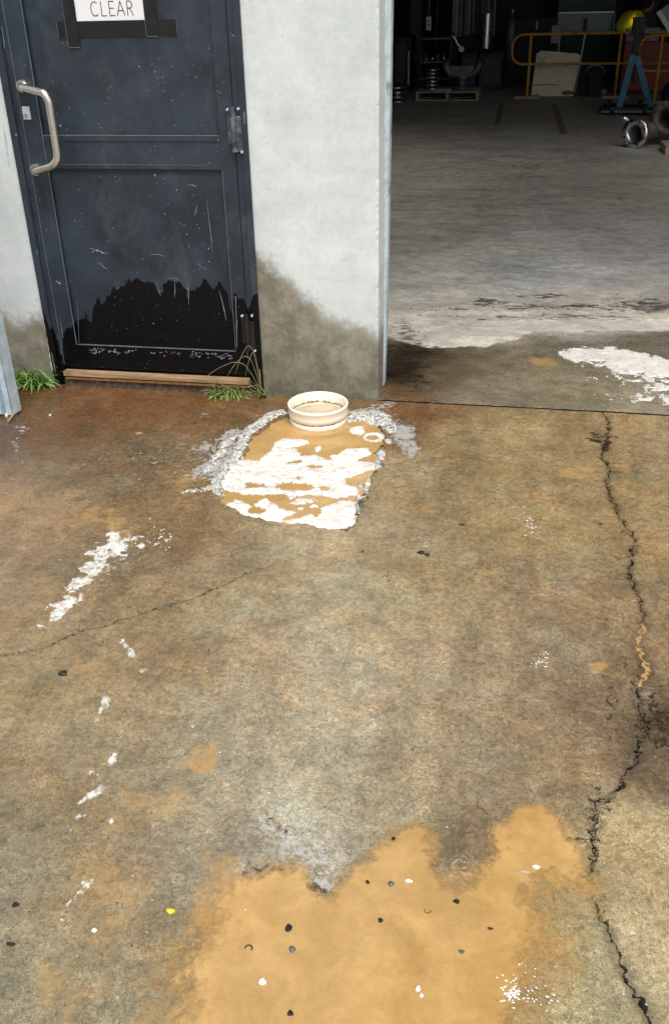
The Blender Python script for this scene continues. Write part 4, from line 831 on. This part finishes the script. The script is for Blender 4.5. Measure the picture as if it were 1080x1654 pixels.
v = lx_(880, 137, Y, (o_[0], Y, 0)); box(b, v.x-.28, v.x+.22, v.z*.10-.0165, v.z*.10-.0155, v.z-.008, v.z+.006); obj('stain', b, MT['dirt'], bd)
# timber pallet
def pallet(px, py, w_, d_, h_, label, rz=0.):
    p = base(px, py); t = thing('pallet', p, label, 'pallet', rz)
    for k in range(5):
        b = nb(); y0 = d_*k/5+.01; box(b, -w_/2, w_/2, y0, y0+d_/5-.04, h_-.022, h_, .002); obj('top_board', b, MT['pale_wood'], t)
    for x in (-w_/2+.03, 0, w_/2-.03):
        b = nb(); box(b, x-.024, x+.024, .0, d_, .022, h_-.0225, .002); obj('bearer', b, MT['pale_wood'], t)
    for y0 in (.01, d_/2-.05, d_-.11):
        b = nb(); box(b, -w_/2, w_/2, y0, y0+.1, .001, .0215, .002); obj('bottom_board', b, MT['pale_wood'], t)
    return p
pp = pallet(721, 163, 1.12, 1.1, .15, 'timber pallet carrying a flange stack and a casting')
def flange_stack(px, py, n, label, z0=0., r=.17, dz=.072, y_off=0.):
    p = base(px, py) if z0 == 0 else (P3(px, py, pp[1]+.5).x, pp[1]+.45+y_off, z0+.001); t = thing('flange_stack', p, label, 'flanges')
    for k in range(n):
        b = nb(); lathe(b, [(r*.45, 0), (r, 0), (r, .028), (r*.62, .030), (r*.55, dz-.004), (r*.45, dz-.004)], 32, Matrix.Translation((random.gauss(0, .006), random.gauss(0, .006), k*dz)), True); obj('flange', b, MT['chrome'], t)
flange_stack(697, 146, 6, 'stack of shiny round flanges on the pallet', .15, .13, .062)
flange_stack(641, 165, 4, 'low stack of shiny flanges on the floor next to the door track', 0, .16, .075)
p = (P3(745, 140, pp[1]+.5).x, pp[1]+.5, .151); t = thing('casting', p, 'rough grey forked metal casting standing on the pallet', 'casting')
b = nb(); lathe(b, [(.001, 0), (.15, 0), (.16, .03), (.10, .06), (.09, .16), (.14, .22), (.001, .23)], 20); obj('foot', b, MT['grey'], t)
b = nb(); tube(b, rounded([(-.30, 0, .48), (-.26, 0, .26), (0, 0, .20), (.24, 0, .26), (.33, 0, .46)], .1, 5), [.05]*2+[.07]*16+[.05]*2 if False else .065, 12); obj('fork', b, MT['grey'], t)
b = nb(); box(b, -.22, .2, -.05, .05, .22, .38, .02); obj('web', b, MT['grey'], t)
b = nb(); q = P3(712, 150, pp[1]+.03); box(b, -.14, .16, 0, .08, 0, .035, .003); tag(obj('plank', b, MT['mauve'], None, (q.x, pp[1]+.06, .151)), 'pale offcut lying along the front edge of the pallet', 'offcut')
# steel shelf rack behind the pallet
YR = 15.6; t = thing('shelf_rack', (P3(702, 100, YR).x, YR, 0), 'dark steel shelf rack behind the flange stack', 'rack'); ox = P3(702, 100, YR).x
xa, xb = P3(677, 100, YR).x-ox, P3(727, 100, YR).x-ox
for x in (xa, xb):
    for y in (0, .5): b = nb(); box(b, x-.02, x+.02, y-.02, y+.02, 0, 1.02); obj('upright', b, MT['dark'], t)
for z in (P3(700, 62, YR).z, P3(700, 100, YR).z, .25): b = nb(); box(b, xa+.021, xb-.021, -.02, .52, z-.02, z+.01, .002); obj('shelf', b, MT['grey'], t)
flg = thing('pipe_fittings', (ox-.2, YR+.2, P3(700, 100, YR).z+.011), 'jumble of small shiny fittings on the shelf rack', 'fittings')
for k in range(7):
    b = nb(); r = random.uniform(.03, .06); x = -.2+k*.11; lathe(b, [(r*.5, 0), (r, 0), (r, .05), (r*.7, .06), (r*.7, .12), (r*.5, .12)], 16, Matrix.Translation((x, random.uniform(-.1, .05), 0)), True); obj('fitting', b, MT['chrome'] if k % 2 else MT['grey'], flg)
# tall dark cabinet at far left, column, pendant
def dbox(name, px0, px1, pyt, Y, dep, mat, label, cat, z0=0.0, bev=.01):
    a = P3(px0, pyt, Y); c = P3(px1, pyt, Y); t = thing(name, ((a.x+c.x)/2, Y, z0), label, cat); h = (c.x-a.x)/2
    b = nb(); box(b, -h, h, 0, dep, 0, a.z-z0, bev); obj('body', b, MT[mat], t); return t, h, a.z-z0
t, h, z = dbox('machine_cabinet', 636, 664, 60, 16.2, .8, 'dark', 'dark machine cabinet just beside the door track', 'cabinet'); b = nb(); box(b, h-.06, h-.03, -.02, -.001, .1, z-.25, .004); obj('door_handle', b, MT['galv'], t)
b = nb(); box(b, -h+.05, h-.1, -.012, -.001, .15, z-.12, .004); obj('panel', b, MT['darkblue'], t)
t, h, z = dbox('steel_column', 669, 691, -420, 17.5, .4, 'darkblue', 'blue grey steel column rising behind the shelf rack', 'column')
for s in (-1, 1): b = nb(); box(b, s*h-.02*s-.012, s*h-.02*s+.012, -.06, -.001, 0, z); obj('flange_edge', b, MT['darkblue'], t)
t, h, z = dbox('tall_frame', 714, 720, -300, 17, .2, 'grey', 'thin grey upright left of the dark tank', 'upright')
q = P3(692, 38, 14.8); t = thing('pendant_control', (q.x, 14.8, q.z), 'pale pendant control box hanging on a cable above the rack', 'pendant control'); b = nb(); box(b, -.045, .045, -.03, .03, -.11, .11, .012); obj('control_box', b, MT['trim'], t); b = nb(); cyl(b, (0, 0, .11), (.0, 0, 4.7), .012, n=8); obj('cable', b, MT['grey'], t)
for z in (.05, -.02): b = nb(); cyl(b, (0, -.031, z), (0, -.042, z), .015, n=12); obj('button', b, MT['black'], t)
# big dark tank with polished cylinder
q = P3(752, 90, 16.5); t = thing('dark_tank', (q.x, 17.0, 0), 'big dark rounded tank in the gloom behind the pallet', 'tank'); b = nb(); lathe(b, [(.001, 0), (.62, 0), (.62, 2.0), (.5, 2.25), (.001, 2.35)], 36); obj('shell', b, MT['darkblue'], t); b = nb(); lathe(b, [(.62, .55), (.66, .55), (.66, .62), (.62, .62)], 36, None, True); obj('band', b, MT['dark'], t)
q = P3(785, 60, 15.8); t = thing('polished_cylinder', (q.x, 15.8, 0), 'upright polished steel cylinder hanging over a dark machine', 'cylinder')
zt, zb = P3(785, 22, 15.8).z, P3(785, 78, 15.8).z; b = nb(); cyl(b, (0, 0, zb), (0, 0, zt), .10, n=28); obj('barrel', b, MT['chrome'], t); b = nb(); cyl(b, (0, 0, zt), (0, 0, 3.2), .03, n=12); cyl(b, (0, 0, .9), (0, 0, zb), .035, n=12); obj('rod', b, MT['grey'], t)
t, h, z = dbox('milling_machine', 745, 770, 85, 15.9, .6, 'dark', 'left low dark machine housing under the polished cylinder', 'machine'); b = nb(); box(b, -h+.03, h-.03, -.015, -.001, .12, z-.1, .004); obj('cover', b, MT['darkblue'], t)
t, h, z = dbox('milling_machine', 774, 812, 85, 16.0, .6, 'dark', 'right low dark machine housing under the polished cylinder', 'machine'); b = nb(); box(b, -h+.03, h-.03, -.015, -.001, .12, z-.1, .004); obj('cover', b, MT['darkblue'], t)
# sheet metal trough on a stand
YS = 15.3; a = P3(902, 20, YS); c = P3(989, 52, YS); t = thing('metal_trough', ((a.x+c.x)/2, YS, 0), 'grey sheet metal trough on thin legs behind the barrier', 'trough'); h = (c.x-a.x)/2
b = nb(); box(b, -h, h, .20, .22, c.z, a.z, .003); obj('back', b, MT['grey'], t); b = nb(); box(b, -h, h, 0, .20, c.z, c.z+.02, .003); obj('bottom', b, MT['grey'], t)
b = nb(); box(b, -h, h, .17, .199, a.z-.025, a.z, .004); obj('top_lip', b, MT['galv'], t)
for s in (-1, 1): b = nb(); box(b, s*h-.01, s*h+.01, 0, .22, c.z-.01, a.z-.03, .003); obj('end_plate', b, MT['grey'], t)
b = nb(); box(b, -.03, .03, .15, .199, c.z+.02, a.z-.1); obj('bracket', b, MT['dark'], t)
for x in (-h+.05, P3(940, 100, YS).x-(a.x+c.x)/2): b = nb(); cyl(b, (x-.08 if x > -h+.06 else x, .05, 0), (x, .05, c.z), .014, n=10); obj('leg', b, MT['galv'], t)
# white box on post, drum, small jug
q = P3(895, 70, 15.2); t = thing('switch_box', (q.x, 15.2, 0), 'pale grey switch box standing left of the metal trough', 'switch box'); b = nb(); box(b, -.07, .07, 0, .1, P3(895, 70, 15.2).z, P3(895, 41, 15.2).z, .008); obj('box_body', b, MT['mauve'], t); b = nb(); cyl(b, (0, .05, 0), (0, .05, P3(895, 70, 15.2).z), .02, n=10); obj('stem', b, MT['dark'], t)
p = base(959, 160); t = thing('drum', (p[0], 14.75, 0), 'small dark bucket on the floor behind the barrier', 'bucket'); b = nb(); lathe(b, [(.001, .001), (.13, .001), (.16, .36), (.168, .362), (.168, .375), (.15, .375), (.12, .02), (.001, .02)], 28); obj('shell', b, MT['grey'], t); b = nb(); tube(b, [(.165*math.cos(a), -.0, .37+.0+.13*math.sin(a)) for a in np.linspace(0, math.pi, 14)], .005, 6); obj('handle', b, MT['galv'], t)
p = base(976, 157); b = nb(); bmesh.ops.create_icosphere(b, subdivisions=3, radius=.06, matrix=Matrix.Translation((0, 0, .058)) @ Matrix.Diagonal((1, .9, 1, 1))); tag(obj('ball_float', b, MT['mauve'], None, (p[0], 14.9, 0)), 'small pale round float on the floor right of the bucket', 'float')
# red machine
a = P3(1008, 68, 15.0); t = thing('red_machine', (a.x, 15.0, 0), 'dull red machine housing behind the barriers at the right', 'machine'); b = nb(); box(b, 0, 2.6, 0, 1.2, P3(1010, 148, 15.0).z, a.z, .04); obj('housing', b, MT['red'], t)
b = nb(); box(b, .05, 2.5, .05, 1.1, 0, P3(1010, 148, 15.0).z-.002, .01); obj('plinth', b, MT['dark'], t)
for x in (.2, 1.2): b = nb(); box(b, x, x+.04, -.012, -.001, .2, .95); obj('seam', b, MT['dark'], t)
for (px0, px1, pt, pb_, lab) in ((1012, 1027, 47, 70, 'left grey carton standing on the red machine'), (1041, 1062, 45, 70, 'right grey carton standing on the red machine')):
    a = P3(px0, pt, 15.15); c = P3(px1, pb_, 15.15); z0 = P3(1008, 68, 15.0).z+.001; b = nb(); box(b, 0, c.x-a.x, 0, .3, 0, a.z-z0, .006); t = thing('carton', (a.x, 15.15, z0), lab, 'carton'); obj('body', b, MT['mauve'], t); b = nb(); box(b, .01, c.x-a.x-.01, -.003, .0-.0005, (a.z-z0)*.45, (a.z-z0)*.55); obj('tape_strip', b, MT['dark'], t)
# blue A-frame on a steel trolley
pt_ = base(1014, 186); Yt = 11.6; zt = P3(1014, 180, Yt).z; zt = .34
tl = P3(970, 179, Yt); tr = P3(1058, 181, Yt); zt = tl.z; tx = (tl.x+tr.x)/2; hw = (tr.x-tl.x)/2
t = thing('steel_trolley', (tx, Yt, 0), 'low dark steel trolley with a plate top under the blue frame', 'trolley')
b = nb(); box(b, -hw, hw, 0, .75, zt-.03, zt, .004); obj('plate_top', b, MT['grey'], t)
b = nb(); box(b, -hw+.08, hw-.04, .06, .7, .09, zt-.031, .01); obj('chassis', b, MT['dark'], t)
for x in (-hw+.16, hw-.16):
    for y in (.05, .68): b = nb(); cyl(b, (x-.03, y, .075), (x+.03, y, .075), .074, n=22); obj('wheel', b, MT['black'], t)
t = thing('blue_frame', (tx, Yt+.3, zt+.001), 'blue steel A frame standing on the dark trolley', 'A-frame'); YA = Yt+.3
ap = P3(1025, 88, YA); fl1 = P3(998, 178, YA); fr1 = P3(1049, 178, YA)
def beam(p, q, w_, d_, mat, nm, par):
    p = Vector(p); q = Vector(q); L = (q-p).length; M = Matrix.Translation(p) @ (q-p).to_track_quat('Z', 'Y').to_matrix().to_4x4(); b = nb(); box(b, -w_/2, w_/2, -d_/2, d_/2, 0, L, .004, M); return obj(nm, b, MT[mat], par)
O = Vector((tx, YA, zt+.001))
beam(ap-O+Vector((-.03, .0, 0)), Vector((fl1.x-tx, 0, .0)), .09, .09, 'blue', 'leg', t); beam(ap-O+Vector((.02, -.005, -.02)), Vector((fr1.x-tx, 0, 0)), .09, .09, 'blue', 'leg', t)
b = nb(); z1 = P3(1028, 40, YA).z-O.z; box(b, ap.x-tx-.05, ap.x-tx+.05, -.05, .05, (ap-O).z, z1, .01); obj('column', b, MT['dark'], t); b = nb(); box(b, ap.x-tx-.09, ap.x-tx+.09, -.07, .07, z1-.12, z1+.10, .02); obj('head', b, MT['dark'], t)
# pale inclined channel
q0 = P3(1062, 18, 12.2); q1 = P3(1112, 100, 12.2); MT['palegreen'] = simple('pale_green_paint', (.50, .58, .50), .5, 0, .1, 5); t = thing('steel_channel', tuple(q1), 'pale green steel channel leaning down to the right edge', 'channel')
beam(q0-q1, (0, 0, 0), .12, .07, 'palegreen', 'web', t); beam(q0-q1+Vector((.08, .02, .05)), Vector((.08, .02, .05)), .02, .12, 'grey', 'lip', t)
b = nb(); box(b, .1, .26, 0, .16, -q1.z, .0, .01); obj('stand', b, MT['dark'], t)
# second blue leg and dark motor at the right edge
t = thing('pipe_stand', (P3(1085, 200, 11.2).x, 11.2, 0), 'dark valve body on a blue leg cut by the right edge', 'pipe stand'); x0 = 0
b = nb(); box(b, -.03, .05, -.03, .03, 0, P3(1080, 108, 11.2).z, .005); obj('leg', b, MT['blue'], t); b = nb(); lathe(b, [(.001, -.2), (.12, -.2), (.17, -.1), (.17, .1), (.12, .2), (.001, .2)], 28, Matrix.Translation((-.05, -.12, P3(1068, 150, 11.2).z)) @ Matrix.Rotation(math.pi/2, 4, 'X')); obj('valve_body', b, MT['dark'], t)
# flanged pipes lying on the floor
def pipe(px, py_c, Y, r, ang, label, ln=1.0, rf=None, mat='rustpipe', facem='chrome', zb=None):
    c = P3(px, py_c, Y); rf = rf or r*1.55; z = rf if zb is None else zb; t = thing('flanged_pipe', (c.x, Y, z), label, 'pipe', ang)
    R90 = Matrix.Rotation(math.pi/2, 4, 'X')      # lathe z -> -y, the face looks to the camera
    b = nb(); lathe(b, [(r*.86, -.0), (r, -.0), (r, -ln), (r*.86, -ln)], 36, R90, True); obj('tube', b, MT[mat], t)
    b = nb(); lathe(b, [(r*.86, .012), (rf, .012), (rf, -.03), (r*1.02, -.03), (r*1.02, -.10), (r*.86, -.10)], 44, R90, True); f = obj('flange', b, MT[facem], t)
    for k in range(8):
        a = 2*math.pi*(k+.5)/8; x, zz = (rf+r)/2*math.cos(a), (rf+r)/2*math.sin(a); b = nb(); cyl(b, (x, -.0125, zz), (x, -.0135, zz), r*.13, n=12); obj('bolt_hole', b, MT['black'], f)
    return t
pipe(1024, 220, 8.15, .105, math.radians(-38), 'pipe with a shiny drilled flange facing out on the floor', .85, .165)
pipe(1075, 205, 8.35, .13, math.radians(-20), 'dull brown flanged pipe lying at the right edge', .6, .2, 'rustpipe', 'rustpipe', .30)
b = nb(); p = base(1080, 250); box(b, -.05, .5, 0, .5, 0, .09, .004); t = thing('timber_block', (p[0], p[1], 0), 'pale timber block under the dull brown pipe', 'timber block'); obj('block', b, MT['pale_wood'], t)
# painted floor lines
for (pts, lab) in (([(806,166),(814,166),(806,202),(797,202)], 'left worn yellow line on the workshop floor'), ([(889,168),(898,168),(916,217),(904,217)], 'right worn yellow line on the workshop floor')):
    b = nb(); b.faces.new([b.verts.new((*fl(*p), .0055)) for p in pts]); tag(obj('floor_line', b, MT['line']), lab, 'floor line')
# roller rail / dark background bits
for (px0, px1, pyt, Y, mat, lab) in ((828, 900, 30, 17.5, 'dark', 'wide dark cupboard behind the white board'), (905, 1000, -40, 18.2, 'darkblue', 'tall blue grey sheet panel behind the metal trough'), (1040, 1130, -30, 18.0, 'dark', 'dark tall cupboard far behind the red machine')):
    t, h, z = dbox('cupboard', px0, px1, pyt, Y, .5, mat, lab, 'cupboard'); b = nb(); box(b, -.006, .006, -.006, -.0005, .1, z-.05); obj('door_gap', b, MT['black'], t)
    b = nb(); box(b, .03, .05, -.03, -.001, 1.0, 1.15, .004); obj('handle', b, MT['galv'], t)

# ------------------------------------------------------------------ person bending over the work behind the barrier
YP = 16.3; pc_ = P3(1008, 55, YP); per = thing('person', (pc_.x, YP, 0), 'person in a yellow high visibility shirt bending over behind the barrier', 'person')
def skin_body(name, V, E, R, mat, par, sub=2):
    me = bpy.data.meshes.new(name); me.from_pydata(V, E, []); o = obj(name, me, MT[mat], par)
    sk = o.modifiers.new('skin', 'SKIN'); 
    if not me.skin_vertices: me.skin_vertices.new()
    for v, r in zip(me.skin_vertices[0].data, R): v.radius = r if isinstance(r, tuple) else (r, r)
    me.skin_vertices[0].data[0].use_root = True
    ss = o.modifiers.new('sub', 'SUBSURF'); ss.levels = ss.render_levels = sub
    for p in me.polygons: p.use_smooth = True
    sk.use_smooth_shade = True
    return o
# pelvis, waist, chest, neck, head ; leaning towards +x
V = [(-.12, 0, .90), (-.06, 0, 1.03), (.06, 0, 1.18), (.20, 0, 1.28), (.27, 0, 1.30),
     (.18, -.17, 1.25), (.30, -.20, 1.02), (.46, -.12, 1.02), (.18, .17, 1.25), (.30, .20, 1.02), (.46, .12, 1.02),
     (-.10, -.10, .84), (-.02, -.11, .47), (-.10, -.11, .09), (.04, -.12, .04), (-.10, .10, .84), (.02, .11, .47), (-.06, .11, .09), (.08, .12, .04)]
E_ = [(0, 1), (1, 2), (2, 3), (3, 4), (3, 5), (5, 6), (6, 7), (3, 8), (8, 9), (9, 10), (0, 11), (11, 12), (12, 13), (13, 14), (0, 15), (15, 16), (16, 17), (17, 18)]
R_ = [.15, .145, (.16, .17), (.12, .15), .055, .075, .048, .034, .075, .048, .034, .10, .068, .048, .04, .10, .068, .048, .04]
skin_body('body', V, E_, R_, 'skin', per)
i = [0, 1, 2, 3, 5, 6, 8, 9]; VS = [V[k] for k in i]; VS[5] = (.27, -.195, 1.09); VS[7] = (.27, .195, 1.09); VS[0] = (-.11, 0, .93)
skin_body('shirt', VS, [(0, 1), (1, 2), (2, 3), (3, 4), (4, 5), (3, 6), (6, 7)], [.17, .175, (.19, .20), (.14, .18), .10, .075, .10, .075], 'hivis', per)
i = [0, 11, 12, 13, 15, 16, 17]; VT = [V[k] for k in i]; skin_body('trousers', VT, [(0, 1), (1, 2), (2, 3), (0, 4), (4, 5), (5, 6)], [.16, .115, .085, .065, .115, .085, .065], 'navy', per)
b = nb(); bmesh.ops.create_icosphere(b, subdivisions=3, radius=1)
for v in b.verts:
    v.co = Vector((v.co.x*.095+(.012 if v.co.x > .85 and abs(v.co.y) < .25 and v.co.z > -.4 and v.co.z < .05 else 0), v.co.y*.075, v.co.z*.118))
for f in b.faces: f.smooth = True
bmesh.ops.transform(b, matrix=Matrix.Translation((.37, 0, 1.385)) @ Matrix.Rotation(math.radians(40), 4, 'Y'), verts=b.verts); hdp = obj('head', b, MT['skin'], per)
b = nb(); bmesh.ops.create_icosphere(b, subdivisions=3, radius=1, matrix=Matrix.Translation((.355, 0, 1.405)) @ Matrix.Rotation(math.radians(40), 4, 'Y') @ Matrix.Diagonal((.098, .082, .112, 1)))
obj('hair', b, MT['hair'], hdp)
for s in (-1, 1):
    wv = Vector((.46, s*.12, 1.02)); b = nb(); bmesh.ops.create_icosphere(b, subdivisions=2, radius=1, matrix=Matrix.Translation(wv+Vector((.045, 0, 0))) @ Matrix.Diagonal((.05, .036, .018, 1)))
    for k in range(4): y0 = (k-1.5)*.017; tube(b, [wv+Vector((.075, y0, 0)), wv+Vector((.11+.006*(1.5-abs(k-1.5)), y0, -.006)), wv+Vector((.128, y0, -.028))], [.009, .008, .006], 8)
    tube(b, [wv+Vector((.02, -s*.03, 0)), wv+Vector((.055, -s*.052, -.005)), wv+Vector((.08, -s*.050, -.02))], [.010, .009, .007], 8); obj('hand', b, MT['skin'], per)
q = P3(1025, 37, YP-.25); b = nb(); bmesh.ops.create_icosphere(b, subdivisions=2, radius=.022); gw = thing('work_light', tuple(q), 'small glowing orange lamp beside the person in yellow', 'lamp'); obj('bulb', b, MT['glow'], gw)
b = nb(); cyl(b, (0, .0, -.03), (0, 0, -q.z), .012, n=8); cyl(b, (0, 0, -.022), (0, 0, -.05), .03, .02, n=12); obj('stem', b, MT['dark'], gw)
t, h, z = dbox('workbench', 1018, 1075, 52, YP+.1, .7, 'dark', 'dark workbench in front of the bending person', 'workbench'); b = nb(); box(b, -h-.02, h+.02, -.02, .72, z+.001, z+.03, .004); obj('bench_top', b, MT['grey'], t)

# more workshop clutter
def gas(px, Y, h, r_, label, mat='dark'):
    x = P3(px, 100, Y).x; t = thing('gas_cylinder', (x, Y, 0), label, 'gas cylinder'); b = nb(); lathe(b, [(.001, 0), (r_, 0), (r_, h*.82), (r_*.8, h*.9), (r_*.3, h*.94), (r_*.3, h), (.001, h)], 24); obj('shell', b, MT[mat], t)
    b = nb(); cyl(b, (0, 0, h), (0, 0, h+.07), .018, n=10); cyl(b, (-.04, 0, h+.05), (.04, 0, h+.05), .010, n=8); obj('valve', b, MT['chrome'], t)
gas(822, 17.0, 1.3, .12, 'dark gas cylinder standing left of the barrier end', 'grey')
q = P3(735, 70, 15.9); t = thing('clamp_arm', tuple(q), 'small shiny clamp arm sticking out right of the shelf rack', 'clamp'); b = nb(); tube(b, rounded([(-.12, 0, .16), (-.02, 0, .10), (.04, 0, -.02), (.12, 0, -.08)], .05, 4), .02, 10); obj('arm', b, MT['chrome'], t); b = nb(); cyl(b, (0, 0, -.1), (0, 0, -q.z), .02, n=8); obj('stem', b, MT['dark'], t); b = nb(); cyl(b, (.12, -.03, -.10), (.12, .03, -.10), .05, n=16); obj('jaw', b, MT['galv'], t)
q = base(1003, 214); t = thing('pipe_elbow', (q[0], q[1]+.1, .07), 'small shiny elbow fitting on the floor left of the drilled flange', 'fitting'); b = nb(); tube(b, [(.09*math.cos(a), 0, .09*math.sin(a)) for a in np.linspace(0, math.pi/2, 10)], .045, 16); obj('bend', b, MT['chrome'], t); b = nb(); cyl(b, (.09, 0, -.03), (.09, 0, .0), .066, n=20); obj('collar', b, MT['chrome'], t)
q = P3(1000, 30, 16.9); t = thing('hose_coil', (q.x+1.1, 17.9, 1.25), 'black hose coil hanging on the dark cupboard behind the person', 'hose'); b = nb()
for k in range(4): tube(b, [((.22+.02*k)*math.cos(a), -.02*k, (.26+.02*k)*math.sin(a)) for a in np.linspace(0, 2*math.pi, 28)], .014, 8)
obj('loops', b, MT['black'], t)['kind'] = 'stuff'
q = P3(762, 60, 16.2); t = thing('drape', (q.x, 16.25, 0), 'grey green plastic sheet draped over the dark tank', 'sheet'); b = nb(); rows = []
for i in range(25):
    u = i/24; rows.append([b.verts.new((-.42+.84*u, -.05*math.sin(u*21)-.03*math.sin(u*47), z_*(1-.03*math.sin(u*9)))) for z_ in (.95, 1.3, 1.7, 2.2)])
for a, c in zip(rows, rows[1:]):
    for i in range(3): f = b.faces.new((a[i], c[i], c[i+1], a[i+1])); f.smooth = True
obj('cloth', b, MT['grey'], t)
